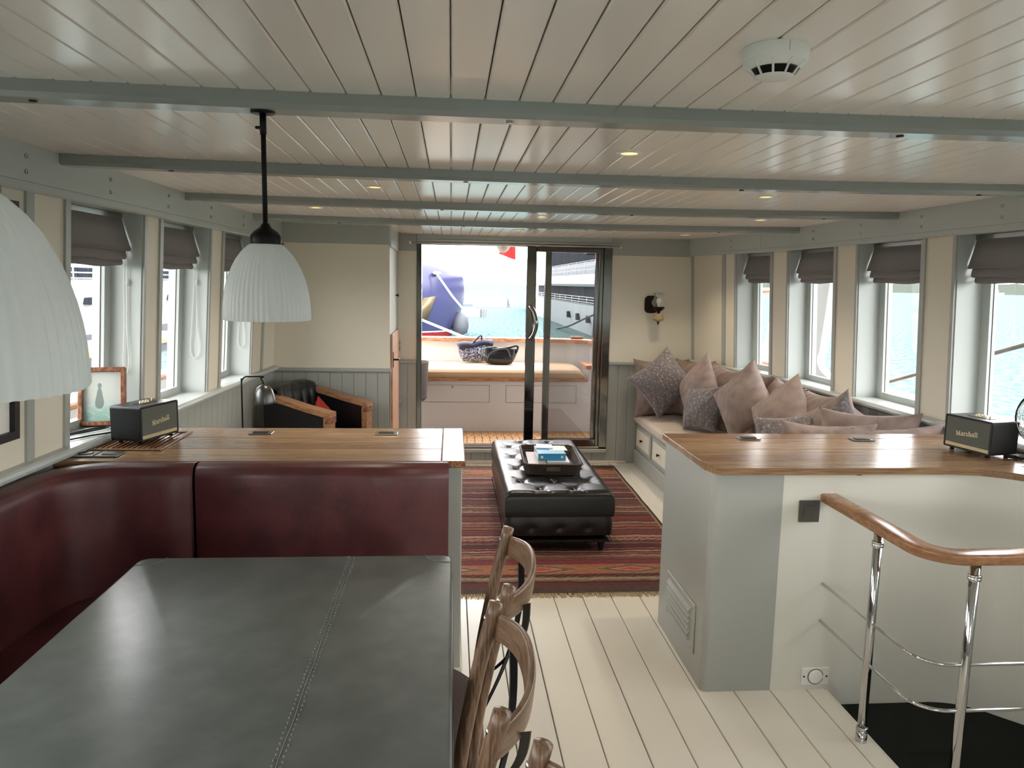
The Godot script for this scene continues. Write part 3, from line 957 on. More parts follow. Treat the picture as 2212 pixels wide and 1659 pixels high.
func make_chair(label: String, at: Vector3, turn: float) -> Node3D:   # faces -x, its back at +x
	var c := thing("dining_chair", label, "chair", at, turn, "cross-back chairs along the table")
	var seat := S(true)
	lathe(seat, [Vector2(0, 0.432), Vector2(0.17, 0.432), Vector2(0.195, 0.437), Vector2(0.202, 0.448), Vector2(0.197, 0.460), Vector2(0, 0.460)], Vector3.ZERO, 32)
	part(c, "seat", seat, M.chair_wood)
	var cu := S(true)
	var bump := func(u: float, v: float) -> Vector3:
		var a := u * TAU
		var r := v * 0.205
		var h := 0.062 * pow(maxf(0.0, 1.0 - pow(v, 5.0)), 0.5)
		for k in 5:
			var q := Vector2(cos(TAU * k / 5 + 0.3), sin(TAU * k / 5 + 0.3)) * 0.10 if k > 0 else Vector2.ZERO
			h -= 0.026 * exp(-pow((Vector2(cos(a), sin(a)) * r).distance_to(q) / 0.030, 2.0))
		return Vector3(cos(a) * r, 0.459 + maxf(h, 0.0), -sin(a) * r)
	grid(cu, 40, 16, bump, true)
	var cus := part(c, "seat_cushion", cu, M.chair_fabric)
	for k in 5:
		var q := Vector2(cos(TAU * k / 5 + 0.3), sin(TAU * k / 5 + 0.3)) * 0.10 if k > 0 else Vector2.ZERO
		plathe(cus, "button", [Vector2(0.009, 0), Vector2(0.007, 0.004), Vector2(0, 0.006)], M.chair_fabric, Vector3(q.x, 0.492, -q.y), 10)
	for s in [-1, 1]:
		# rear post runs from the floor to the top of the back
		ptube(c, "back_post", curve([Vector3(0.215, 0, s * 0.185), Vector3(0.185, 0.25, s * 0.188), Vector3(0.178, 0.46, s * 0.192), Vector3(0.215, 0.70, s * 0.203), Vector3(0.262, 0.900, s * 0.214)], 5), 0.0165, M.chair_wood, 12)
		ptube(c, "front_leg", [Vector3(-0.150, 0.44, s * 0.145), Vector3(-0.175, 0, s * 0.170)], [0.0165, 0.014], M.chair_wood, 10)
		var bolt := S(true)
		X = Transform3D(Basis(Vector3(0, 0, 1), PI / 2), Vector3(0.240, 0.865, s * 0.2125))
		lathe(bolt, [Vector2(0.0075, 0), Vector2(0.006, 0.004), Vector2(0, 0.0055)], Vector3.ZERO, 10)
		X = Transform3D()
		part(c, "bolt", bolt, M.steel)
	ptube(c, "hoop", arc(Vector3(0.0, 0.20, 0), 0.175, 0, TAU, 28, Vector3(1, 0, 0), Vector3(0, 0, 1)), 0.010, M.chair_wood, 8)
	# bent top rail: a wide steamed band bowed backwards
	var band := S(true)
	var bow := func(u: float, v: float) -> Vector3:
		var a := (u - 0.5) * 2.0
		var z := a * 0.222
		var x := 0.262 + 0.070 * (1.0 - a * a * a * a * 0.55 - a * a * 0.45) - 0.010
		var h := 0.036 * (0.80 + 0.20 * cos(a * PI / 2))
		var th := 0.0085
		var ang := v * TAU
		var lean := 0.10
		var cy := 0.845 + 0.012 * (1 - a * a)
		var q := Vector2(cos(ang) * th, sin(ang) * h)
		q = Vector2(signf(q.x) * th * pow(absf(cos(ang)), 0.5), signf(q.y) * h * pow(absf(sin(ang)), 0.5))
		return Vector3(x + q.x + q.y * lean, cy + q.y, z)
	grid(band, 36, 20, bow)
	for e in [0.0, 1.0]:
		for k in range(0, 20):
			var m0: Vector3 = (bow.call(e, 0.0) + bow.call(e, 0.5)) / 2.0
			if e == 0.0:
				tri(band, m0, bow.call(e, k / 20.0), bow.call(e, (k + 1) / 20.0))
			else:
				tri(band, m0, bow.call(e, (k + 1) / 20.0), bow.call(e, k / 20.0))
	part(c, "top_rail", band, M.bent_wood)
	# crossed black straps
	for s in [-1, 1]:
		var st := S()
		var strap := func(u: float, side: float) -> Vector3:
			var z := lerpf(s * 0.185, -s * 0.125, u)
			var y := lerpf(0.845, 0.470, u)
			var x = lerpf(0.300, 0.172, u) + 0.045 * sin(u * PI) + s * 0.003
			return Vector3(x + side * 0.008, y + side * 0.006, z + s * side * 0.008)
		for i in 16:
			var u0 := i / 16.0
			var u1 := (i + 1) / 16.0
			var nx := Vector3(0.0022, 0, -0.0022 * s)
			hexa(st, [strap.call(u0, -1.0), strap.call(u1, -1.0), strap.call(u1, -1.0) + nx, strap.call(u0, -1.0) + nx, strap.call(u0, 1.0), strap.call(u1, 1.0), strap.call(u1, 1.0) + nx, strap.call(u0, 1.0) + nx])
		part(c, "back_strap", st, M.black_metal)
	return c

func build_chairs() -> void:
	var a := make_chair("bentwood chair with crossed black straps, the one next to the burgundy banquette", Vector3(-0.105, 0, -1.90), deg_to_rad(-4))
	a = make_chair("bentwood chair with crossed black straps, second from the burgundy banquette", Vector3(-0.165, 0, -1.375), deg_to_rad(-2))
	a = make_chair("bentwood chair with crossed black straps, farthest from the burgundy banquette", Vector3(-0.115, 0, -0.85), deg_to_rad(0))

func build_pendants() -> void:
	var prof := [Vector2(0.0950, 0.0), Vector2(0.0972, 0.004), Vector2(0.0966, 0.02), Vector2(0.0955, 0.04), Vector2(0.0930, 0.06), Vector2(0.0890, 0.08), Vector2(0.0835, 0.10), Vector2(0.0760, 0.12), Vector2(0.0660, 0.14), Vector2(0.0540, 0.157), Vector2(0.0410, 0.170), Vector2(0.0300, 0.177)]
	var inner := []
	for p in prof:
		inner.append(Vector2(p.x - 0.0028, p.y))
	inner.reverse()
	for e in [[Vector3(-0.428, 1.506, -1.800), "ribbed frosted glass pendant lamp above the table end beside the banquette backrest"], [Vector3(-0.430, 1.497, -0.695), "ribbed frosted glass pendant lamp next to the tall black framed photograph"]]:
		var at: Vector3 = e[0]
		var t := thing("pendant_lamp", e[1], "pendant lamp", at, 0.0, "pendant lamps over the table")
		var st := S(true)
		lathe(st, prof, Vector3.ZERO, 260, 52, 0.022)
		part(t, "lamp_shade", st, M.frosted_glass)
		plathe(t, "lamp_cap", [Vector2(0.0335, 0.170), Vector2(0.0345, 0.172), Vector2(0.0345, 0.192), Vector2(0.033, 0.195), Vector2(0.026, 0.204), Vector2(0.014, 0.212), Vector2(0.009, 0.220), Vector2(0.007, 0.222)], M.black_metal, Vector3.ZERO, 28)
		var up := ceil_y(at.x) - 0.038 - at.y
		ptube(t, "rod", [Vector3(0, 0.215, 0), Vector3(0, up, 0)], 0.0058, M.black_metal, 12)
		ptube(t, "sleeve", [Vector3(0, up - 0.05, 0), Vector3(0, up, 0)], 0.0075, M.black_metal, 12)
		ptube(t, "thumb_screw", [Vector3(0, up - 0.035, 0), Vector3(-0.017, up - 0.035, 0)], 0.0035, M.black_metal, 8)
		plathe(t, "ceiling_plate", [Vector2(0, up - 0.004), Vector2(0.027, up - 0.004), Vector2(0.027, up)], M.black_metal, Vector3.ZERO, 24)
		plathe(t, "cap_screw", [Vector2(0.004, 0), Vector2(0.004, 0.006), Vector2(0, 0.006)], M.steel, Vector3(0.039, 0.173, 0), 8)
		plathe(t, "bulb", [Vector2(0, 0.065), Vector2(0.018, 0.072), Vector2(0.027, 0.095), Vector2(0.020, 0.125), Vector2(0.013, 0.150), Vector2(0.013, 0.17)], M.white_plastic, Vector3.ZERO, 20)

# ------------------------------------------------------------------ speakers, fan and small things on the counters
func make_speaker(label: String, at: Vector3, turn: float) -> Node3D:
	var t := thing("loudspeaker", label, "speaker", at, turn, "box loudspeakers on the counters")
	var w := 0.235
	var h := 0.142
	var d := 0.142
	var st := S()
	prism(st, rounded(w, h, 0.012, 5), -d / 2, d / 2 - 0.006, Transform3D(Basis(), Vector3(0, 0.012 + h / 2, 0)))
	part(t, "cabinet", st, M.black_leather)
	st = S()
	# front surround: a rim around the recessed cloth
	for e in [[-w / 2, -w / 2 + 0.008, 0.012, 0.012 + h], [w / 2 - 0.008, w / 2, 0.012, 0.012 + h]]:
		box(st, Vector3(e[0], e[2] + 0.004, d / 2 - 0.006), Vector3(e[1], e[3] - 0.004, d / 2), 0.002)
	box(st, Vector3(-w / 2 + 0.004, 0.012, d / 2 - 0.006), Vector3(w / 2 - 0.004, 0.019, d / 2), 0.002)
	box(st, Vector3(-w / 2 + 0.004, 0.005 + h, d / 2 - 0.006), Vector3(w / 2 - 0.004, 0.012 + h, d / 2), 0.002)
	part(t, "front_rim", st, M.black_leather)
	var gr := pbox(t, "grille_cloth", Vector3(-w / 2 + 0.009, 0.036, d / 2 - 0.006), Vector3(w / 2 - 0.009, 0.004 + h, d / 2 - 0.001), M.grille_cloth, 0.001)
	pbox(t, "gold_strip", Vector3(-w / 2 + 0.009, 0.020, d / 2 - 0.006), Vector3(w / 2 - 0.009, 0.0355, d / 2 - 0.002), M.gold_strip, 0.001)
	var tm := TextMesh.new()
	var fnt := SystemFont.new()
	fnt.font_names = PackedStringArray(["Droid Serif"])
	fnt.font_italic = true
	fnt.font_weight = 400
	tm.font = fnt
	tm.text = "Marshall"
	tm.font_size = 32
	tm.pixel_size = 0.00080
	tm.depth = 0.003
	var l := part_mesh(gr, "lettering", tm, M.logo_gold)
	l.position = Vector3(0, 0.083, d / 2 + 0.0005)
	l.rotation.z = deg_to_rad(5)
	var y := 0.012 + h
	var rc := S()
	prism(rc, rounded(0.125, 0.045, 0.0215, 8), 0.0, 0.0012, Transform3D(Basis(Vector3(1, 0, 0), Vector3(0, 0, -1), Vector3(0, 1, 0)), Vector3(0, y, 0)))
	part(t, "control_panel", rc, M.black_plastic)
	for i in 3:
		plathe(t, "knob", [Vector2(0.0075, 0), Vector2(0.0075, 0.006), Vector2(0.006, 0.009), Vector2(0, 0.009)], M.logo_gold, Vector3(-0.022 + i * 0.018, y + 0.0012, 0), 16)
	ptube(t, "toggle_switch", [Vector3(0.04, y, 0), Vector3(0.042, y + 0.014, 0.002)], 0.002, M.logo_gold, 8)
	for sx in [-1, 1]:
		for sz in [-1, 1]:
			plathe(t, "foot", [Vector2(0, 0), Vector2(0.009, 0), Vector2(0.009, 0.0125)], M.rubber, Vector3(sx * 0.09, 0, sz * 0.048), 12)
	return t

func build_on_counters() -> void:
	var m := mat("grille_cloth", Color.WHITE, 0.9)
	tri_tex(m, ntex(71, 0.3, [Color(0.30, 0.31, 0.285), Color(0.42, 0.43, 0.395)], [0.35, 0.65], 2), Vector3(14, 14, 14))
	mat("gold_strip", Color(0.76, 0.70, 0.55), 0.35, 0.25)
	mat("logo_gold", Color(0.92, 0.87, 0.74), 0.3, 0.35)
	var a := make_speaker("black box loudspeaker standing on the slatted vent by the framed print", Vector3(-1.272, 0.927, -3.205), deg_to_rad(73.4))
	a = make_speaker("black box loudspeaker beside the desk fan on the counter above the stair", Vector3(2.262, 0.921, -2.985), deg_to_rad(-79.3))

	# cable of the first speaker, lying in loops on the sill
	var c := thing("speaker_cable", "thin black cable looped on the window sill beside the loudspeaker", "cable")
	var pts := []
	for q in [[-1.33, 0.975, -3.22], [-1.40, 0.962, -3.16], [-1.45, 0.961, -3.10], [-1.50, 0.960, -3.02], [-1.55, 0.960, -2.985], [-1.575, 0.960, -3.02], [-1.55, 0.960, -3.10], [-1.50, 0.961, -3.18], [-1.455, 0.964, -3.25], [-1.47, 0.962, -3.29], [-1.52, 0.960, -3.22], [-1.56, 0.960, -3.10], [-1.58, 0.960, -2.99]]:
		pts.append(Vector3(q[0], q[1], q[2]))
	ptube(c, "cord", curve(pts, 6), 0.0035, M.rubber, 8)

	# framed print on the sill, leaning against the far reveal
	var f := thing("framed_print", "wooden framed print leaning on the window sill behind the loudspeaker", "picture")
	var fx := Transform3D(Basis(Vector3.UP, deg_to_rad(14)) * Basis(Vector3.RIGHT, deg_to_rad(-16)) * Basis(Vector3(0, 0, 1), deg_to_rad(0)), Vector3(-1.505, 0.956, -3.335))
	f.transform = fx
	var fw := 0.185
	var fh := 0.255
	for e in [[-fw / 2, -fw / 2 + 0.019, 0.0, fh], [fw / 2 - 0.019, fw / 2, 0.0, fh]]:
		pbox(f, "frame_side", Vector3(e[0], e[2], -0.012), Vector3(e[1], e[3], 0.026), M.frame_wood, 0.002)
	for e in [[0.0, 0.019], [fh - 0.019, fh]]:
		pbox(f, "frame_side", Vector3(-fw / 2 + 0.019, e[0], -0.012), Vector3(fw / 2 - 0.019, e[1], 0.026), M.frame_wood, 0.002)
	var img := Image.create(128, 160, false, Image.FORMAT_RGB8)
	for y in 160:
		for x in 128:
			var v := y / 160.0
			var c2 := Color(0.80, 0.82, 0.79).lerp(Color(0.55, 0.72, 0.66), smoothstep(0.5, 0.95, v + 0.06 * noise.get_noise_2d(x * 3.0, y * 5.0)))
			c2 = c2.lerp(Color(0.88, 0.90, 0.88), 0.35 * smoothstep(0.1, 0.4, noise.get_noise_2d(x * 2.0 + 50.0, y * 6.0)) * smoothstep(0.55, 0.7, v))
			var dx := x - 54.0
			var body := Vector2(dx / (10.0 + 10.0 * smoothstep(0.42, 0.75, v)), (y - 84.0) / 34.0).length()
			var head := Vector2(dx / 7.0, (y - 44.0) / 9.0).length()
			if body < 1.0 or head < 1.0:
				c2 = c2.lerp(Color(0.38, 0.45, 0.43), 0.75)
			img.set_pixel(x, y, c2)
	var pm := mat("print_paper", Color.WHITE, 0.6)
	pm.albedo_texture = ImageTexture.create_from_image(img)
	var q2 := QuadMesh.new()
	q2.size = Vector2(fw - 0.036, fh - 0.036)
	var pp := part_mesh(f, "print", q2, pm)
	pp.position = Vector3(0, fh / 2, 0.004)
	var g := part_mesh(f, "glazing", q2, M.picture_glass)
	g.position = Vector3(0, fh / 2, 0.012)

	# tall framed photograph on the panel beside the windows
	var ph := thing("wall_picture", "tall black framed photograph with a white mount on the cream panel", "picture")
	var zr := -2.600
	var zl := -2.00
	var s := -1
	for e in [[zr + 0.028, zr, 1.055, 1.835], [zl, zl - 0.028, 1.055, 1.835]]:
		wpart(ph, "frame_side", s, e[0], e[1], e[2], e[3], -0.032, -0.006, M.black_plastic)
	for e in [[1.055, 1.083], [1.807, 1.835]]:
		wpart(ph, "frame_side", s, zl - 0.028, zr + 0.028, e[0], e[1], -0.032, -0.006, M.black_plastic)
	wpart(ph, "mount", s, zl - 0.028, zr + 0.028, 1.083, 1.807, -0.015, -0.010, M.white_plastic)
	var ph_m := mat("grey_photograph", Color.WHITE, 0.5)
	tri_tex(ph_m, ntex(72, 0.02, [Color(0.10, 0.10, 0.11), Color(0.32, 0.32, 0.33), Color(0.62, 0.62, 0.62)], [0.25, 0.5, 0.8], 4), Vector3(2, 2, 2))
	wpart(ph, "photograph", s, zl - 0.14, zr + 0.13, 1.13, 1.74, -0.0165, -0.015, ph_m)

	# desk fan, mostly outside the frame
	var fa := thing("desk_fan", "desk fan with a round wire cage at the end of the counter", "fan", Vector3(2.455, 0.921, -2.83), deg_to_rad(-35))
	plathe(fa, "base", [Vector2(0, 0), Vector2(0.075, 0), Vector2(0.078, 0.008), Vector2(0.05, 0.018), Vector2(0.02, 0.024), Vector2(0, 0.024)], M.black_metal, Vector3.ZERO, 32)
	ptube(fa, "stem", [Vector3(0, 0.02, -0.03), Vector3(0, 0.10, -0.045), Vector3(0, 0.175, -0.04)], 0.011, M.black_metal, 12)
	var mo := S(true)
	X = Transform3D(Basis(Vector3.RIGHT, PI / 2), Vector3(0, 0.175, 0))
	lathe(mo, [Vector2(0, -0.075), Vector2(0.028, -0.07), Vector2(0.035, -0.03), Vector2(0.032, -0.01), Vector2(0, -0.01)])
	X = Transform3D()
	part(fa, "motor", mo, M.black_metal)
	for k in 4:
		var bl := S()
		X = Transform3D(Basis(Vector3(0, 0, 1), TAU * k / 4), Vector3(0, 0.175, 0.005))
		var bf := func(u: float, v: float) -> Vector3:
			var r := lerpf(0.015, 0.095, u)
			var an := (v - 0.5) * lerpf(0.5, 1.05, u)
			return Vector3(cos(an) * r, sin(an) * r, (v - 0.5) * 0.03)
		grid(bl, 6, 5, bf)
		X = Transform3D()
		part(fa, "blade", bl, M.steel)
	var cg := [[0.128, 0.0, 0.0045], [0.127, 0.03, 0.002], [0.127, -0.03, 0.002]]
	for k in range(1, 10):
		cg.append([0.128 * k / 10.0, 0.042 - 0.012 * pow(k / 10.0, 4), 0.0012])
		cg.append([0.128 * k / 10.0, -0.048 + 0.018 * pow(k / 10.0, 4), 0.0012])
	for q in cg:
		ptube(fa, "cage_ring", arc(Vector3(0, 0.175, q[1]), q[0], 0, TAU, 40, Vector3(1, 0, 0), Vector3(0, 1, 0)), q[2], M.black_metal if q[2] > 0.003 else M.chrome, 6)
	for k in 12:
		var an := TAU * k / 12
		var dir := Vector3(cos(an), sin(an), 0)
		ptube(fa, "cage_spoke", [Vector3(0, 0.175, 0.042) + dir * 0.012, Vector3(0, 0.175, 0.036) + dir * 0.10, Vector3(0, 0.175, 0.0) + dir * 0.128, Vector3(0, 0.175, -0.036) + dir * 0.10, Vector3(0, 0.175, -0.048) + dir * 0.02], 0.0014, M.chrome, 5)
	var pa := thing("paper_sheet", "white sheet of paper on the counter in front of the fan", "paper", Vector3(2.335, 0.921, -2.735), 0.5)
	pbox(pa, "sheet", Vector3(-0.055, 0, -0.04), Vector3(0.06, 0.0015, 0.045), M.white_plastic, 0.0)
	var cb := thing("fan_cables", "tangle of thin dark cables behind the loudspeaker by the fan", "cable")
	for k in 3:
		var cp := []
		for i in 6:
			cp.append(Vector3(2.32 + 0.035 * sin(i * 2.1 + k * 2.0) + i * 0.012, 0.9245 + 0.005 * k, -2.865 + 0.028 * cos(i * 1.7 + k * 1.3) + i * 0.006))
		ptube(cb, "cable_loop", curve(cp, 6), 0.003, M.rubber, 6)

# ------------------------------------------------------------------ stair side: pillar, counter, hand rail
func build_stair_side() -> void:
	var t := thing("stair_counter", "wooden counter with a curved front edge over the grey pillar", "counter")
	var mats := ["counter_wood_dark", "counter_wood", "counter_wood_pale", "counter_wood", "counter_wood_dark"]
	for i in 5:
		var z0 := -2.83 - i * 0.112
		if i < 4:
			pbox(t, "board", Vector3(0.992, 0.893, z0), Vector3(side_x(1, z0, 0.9) - 0.002, 0.92 - 0.0006 * (i % 2), z0 - 0.1113), M[mats[i]], 0.0022)
			continue
		var bs := S()                   # the last board has two slots sawn through it
		box(bs, Vector3(0.992, 0.893, z0), Vector3(2.08, 0.92, z0 - 0.1113), 0.0022)
		box(bs, Vector3(2.30, 0.893, z0), Vector3(side_x(1, z0, 0.9) - 0.002, 0.92, z0 - 0.1113), 0.0022)
		for q in [[0.0, 0.030], [0.038, 0.048], [0.056, 0.1113]]:
			box(bs, Vector3(2.08, 0.893, z0 - q[0]), Vector3(2.30, 0.92, z0 - q[1]), 0.0)
		part(t, "board", bs, M[mats[i]])
	var edge := PackedVector2Array([Vector2(0.992, -2.829), Vector2(0.996, -2.79), Vector2(1.016, -2.725), Vector2(1.035, -2.716), Vector2(1.5, -2.715), Vector2(1.80, -2.722), Vector2(1.95, -2.722), Vector2(2.06, -2.700), Vector2(2.14, -2.650), Vector2(2.22, -2.565), Vector2(2.32, -2.47), Vector2(2.49, -2.42), Vector2(2.49, -2.829)])
	var st := S()
	slab(st, edge, 0.893, 0.9202)
	part(t, "board", st, M.counter_wood)
	st = S(true)
	lathe(st, [Vector2(0, -0.004), Vector2(0.016, -0.003), Vector2(0.018, 0.0)], Vector3(1.586, 0.893, -2.735), 16)
	part(t, "knob", st, M.brass_dark)

	var p := struct("wall_stair", "grey painted pillar and white curved stair wall under the counter")
	st = S()
	var pil := PackedVector2Array()
	for q in arc(Vector3(1.030, -2.760, 0), 0.025, PI / 2, PI, 6, Vector3(1, 0, 0), Vector3(0, 1, 0)):
		pil.append(Vector2(q.x, q.y))
	pil.append(Vector2(1.005, -3.365))
	pil.append(Vector2(1.290, -3.365))
	pil.append(Vector2(1.290, -2.735))
	slab(st, pil, 0.0, 0.893)
	part(p, "pillar", st, M.grey_paint)
	st = S(true)
	var wl := []
	for q in [[1.2905, -2.737], [1.5, -2.737], [1.8, -2.737], [1.95, -2.735], [2.06, -2.714], [2.14, -2.664], [2.22, -2.580], [2.32, -2.487], [2.52, -2.44]]:
		wl.append(Vector3(q[0], 0, q[1]))
	wl = curve(wl, 8)
	for i in wl.size() - 1:
		var v0: Vector3 = wl[i]
		var v1: Vector3 = wl[i + 1]
		quad(st, v0 + Vector3(0, -0.3, 0), v1 + Vector3(0, -0.3, 0), v1 + Vector3(0, 0.893, 0), v0 + Vector3(0, 0.893, 0))
	part(p, "white_wall", st, M.white_paint)
	st = S()
	slab(st, PackedVector2Array([Vector2(1.2905, -2.742), Vector2(1.95, -2.75), Vector2(2.14, -2.70), Vector2(2.52, -2.47), Vector2(2.52, -3.36), Vector2(1.2905, -3.36)]), -0.30, 0.893)
	part(p, "wall_core", st, M.white_paint)
	var ld := struct("floor_landing", "dark green carpeted stair landing")
	pbox(ld, "carpet", Vector3(1.53, -0.30, -2.12), Vector3(2.60, -0.068, -2.737), M.carpet_green, 0.004)

	# louvred vent in the pillar's flank
	var v := thing("louvre_vent", "pale louvred vent plate low on the flank of the grey pillar", "vent", Vector3(1.005, 0.21, -3.035))
	pbox(v, "plate", Vector3(-0.006, -0.105, -0.195), Vector3(0.0, 0.105, 0.195), M.grey_paint, 0.002)
	for i in 6:
		var y := -0.062 + i * 0.025
		var lv := S()
		hexa(lv, [Vector3(-0.006, y, -0.165), Vector3(-0.019, y - 0.005, -0.165), Vector3(-0.019, y - 0.005, 0.150), Vector3(-0.006, y, 0.150), Vector3(-0.006, y + 0.014, -0.165), Vector3(-0.0185, y - 0.003, -0.165), Vector3(-0.0185, y - 0.003, 0.150), Vector3(-0.006, y + 0.014, 0.150)])
		part(v, "louvre", lv, M.grey_paint)
	for q in [[-0.085, -0.175], [0.085, -0.175], [-0.085, 0.175], [0.085, 0.175]]:
		var sc := S(true)
		X = Transform3D(Basis(Vector3(0, 0, 1), PI / 2), Vector3(-0.006, q[0], q[1]))
		lathe(sc, [Vector2(0.005, 0), Vector2(0.004, 0.0015), Vector2(0, 0.0018)], Vector3.ZERO, 10)
		X = Transform3D()
		part(v, "screw", sc, M.steel)

	var sw := thing("light_switch", "square dark grey light switch on the white stair wall", "switch", Vector3(1.3985, 0.744, -2.737))
	pbox(sw, "plate", Vector3(-0.0415, -0.0435, 0), Vector3(0.0415, 0.0435, 0.008), M.grey_plate, 0.002)
	pbox(sw, "rocker", Vector3(-0.024, -0.024, 0.008), Vector3(0.024, 0.024, 0.011), M.grey_plate, 0.0015)
	var iv := thing("vacuum_inlet", "white rectangular wall inlet with a round flap near the floor", "wall inlet", Vector3(1.473, 0.058, -2.737))
	pbox(iv, "plate", Vector3(-0.058, -0.036, 0), Vector3(0.058, 0.036, 0.008), M.white_plastic, 0.002)
	st = S(true)
	X = Transform3D(Basis(Vector3.RIGHT, PI / 2), Vector3(0, 0, 0.008))
	lathe(st, [Vector2(0, 0.006), Vector2(0.026, 0.006), Vector2(0.029, 0.004), Vector2(0.030, 0)].duplicate(), Vector3.ZERO, 28)
	X = Transform3D()
	part(iv, "flap", st, M.white_plastic)
	ptube(iv, "flap_ring", arc(Vector3(0, 0, 0.0095), 0.0315, 0, TAU, 32, Vector3(1, 0, 0), Vector3(0, 1, 0)), 0.0012, M.dark_hole, 5)
	pbox(iv, "tab", Vector3(0.030, -0.012, 0.008), Vector3(0.036, 0.012, 0.012), M.white_plastic, 0.001)
	for x in [-0.047, 0.047]:
		st = S(true)
		X = Transform3D(Basis(Vector3.RIGHT, PI / 2), Vector3(x, 0, 0.008))
		lathe(st, [Vector2(0.004, 0), Vector2(0.0035, 0.0015), Vector2(0, 0.002)], Vector3.ZERO, 10)
		X = Transform3D()
		part(iv, "screw", st, M.dark_hole)

	# hand rail
	var r := thing("stair_railing", "wooden hand rail on chrome posts with two thin rods around the stair", "railing")
	var ctr := []
	for z in [-2.737, -2.6, -2.45, -2.3]:
		ctr.append(Vector2(1.478, z))
	for i in 9:
		var a := PI / 2 * i / 8.0
		ctr.append(Vector2(1.578 - 0.10 * cos(a), -2.19 + 0.10 * sin(a)))
	for x in [1.8, 2.1, 2.45]:
		ctr.append(Vector2(x, -2.09))
	var sec := []
	for q in rounded(0.070, 0.034, 0.008, 3):
		sec.append(q)
	var rs := S(true)
	var sweep := func(u: float, v: float) -> Vector3:
		var i := int(round(u * (ctr.size() - 1)))
		var j := int(round(v * sec.size())) % sec.size()
		var tn: Vector2 = (ctr[mini(i + 1, ctr.size() - 1)] - ctr[maxi(i - 1, 0)]).normalized()
		var nn := Vector2(-tn.y, tn.x)
		return Vector3(ctr[i].x + nn.x * sec[j].x, 0.797 + sec[j].y, ctr[i].y + nn.y * sec[j].x)
	grid(rs, ctr.size() - 1, sec.size(), sweep, true)
	part(r, "hand_rail", rs, M.rail_wood)
	for e in [[1.478, -2.389, 0.0], [1.612, -2.088, 0.0], [2.3, -2.088, 0.0]]:
		var po := ptube(r, "post", [Vector3(e[0], e[2], e[1]), Vector3(e[0], 0.785, e[1])], 0.0155, M.chrome, 16)
		for y in [0.735, 0.045]:
			var cl := S(true)
			lathe(cl, [Vector2(0.0155, y - 0.012), Vector2(0.020, y - 0.010), Vector2(0.020, y - 0.002), Vector2(0.0175, y), Vector2(0.020, y + 0.002), Vector2(0.020, y + 0.008), Vector2(0.0155, y + 0.010)], Vector3(e[0], 0, e[1]), 20)
			part(po, "collar", cl, M.chrome)
		plathe(po, "foot", [Vector2(0.0195, 0), Vector2(0.0195, 0.036), Vector2(0.0155, 0.038)], M.chrome, Vector3(e[0], 0, e[1]), 20)
	for y in [0.446, 0.292]:
		var pts := [Vector3(1.478, y, -2.737), Vector3(1.478, y, -2.5), Vector3(1.478, y, -2.3), Vector3(1.478, y, -2.19)]
		for i in range(1, 9):
			var a := PI / 2 * i / 8.0
			pts.append(Vector3(1.578 - 0.10 * cos(a), y, -2.19 + 0.10 * sin(a)))
		pts.append(Vector3(2.45, y, -2.09))
		ptube(r, "rod", pts, 0.006, M.chrome, 10)

# ------------------------------------------------------------------ lounge
func kilim() -> ImageTexture:
	var w := 384
	var h := 1024
	var im := Image.create(w, h, false, Image.FORMAT_RGB8)
	var pal := [Color(0.36, 0.13, 0.13), Color(0.26, 0.10, 0.11), Color(0.43, 0.21, 0.18), Color(0.52, 0.35, 0.27), Color(0.20, 0.13, 0.12), Color(0.60, 0.49, 0.41), Color(0.40, 0.16, 0.21), Color(0.30, 0.21, 0.17), Color(0.42, 0.36, 0.28)]
	var rows := []
	var y := 0
	var r2 := RandomNumberGenerator.new()
	r2.seed = 11
	while y < h:
		var th := r2.randi_range(2, 10)
		var c: Color = pal[r2.randi_range(0, pal.size() - 1)]
		var kind := 0
		if r2.randf() < 0.12:
			kind = 1
			th = 16
		for i in th:
			rows.append([c, kind, i / float(th), pal[r2.randi_range(0, 3)] if i == 0 else rows[-1][3]])
		y += th
	for yy in h:
		for x in w:
			var jit := int(5.0 * noise.get_noise_2d(x * 1.1, yy * 0.4) + 5.0 * noise.get_noise_2d(x * 4.0, yy * 3.0))
			var q: Array = rows[clampi(yy + jit, 0, h - 1)]
			var c: Color = q[0]
			if q[1] == 1:               # small woven teeth
				if (int(x / 4.0) + int(q[2] * 4.0)) % 3 == 0:
					c = q[3]
			var v := 1.0 - yy / float(h)
			# band of lozenges near each end
			for b in [0.12, 0.915]:
				var dy := absf(v - b) / 0.026
				if dy < 1.0:
					var u := fposmod(x / 128.0 + 0.25, 1.0)
					var dd := absf(u - 0.5) * 2.0 + dy
					if dd < 0.35:
						c = Color(0.62, 0.27, 0.22)
					elif dd < 0.5:
						c = Color(0.70, 0.50, 0.40)
					elif dd < 0.80:
						c = Color(0.15, 0.11, 0.13) if (int(x / 3.0) + int(yy / 3.0)) % 2 == 0 else Color(0.60, 0.42, 0.34)
					elif dd < 1.15:
						c = Color(0.52, 0.40, 0.28)
					else:
						c = Color(0.58, 0.34, 0.24)
			if v < 0.030 or v > 0.970:
				c = Color(0.27, 0.21, 0.18)
			elif x < 8 or x > w - 9:
				c = Color(0.20, 0.14, 0.13) if x < 4 or x > w - 5 else Color(0.55, 0.46, 0.35)
			var n := 1.0 + 0.16 * noise.get_noise_2d(x * 9.0, yy * 9.0)
			im.set_pixel(x, yy, Color(c.r * n, c.g * n, c.b * n))
	return ImageTexture.create_from_image(im)

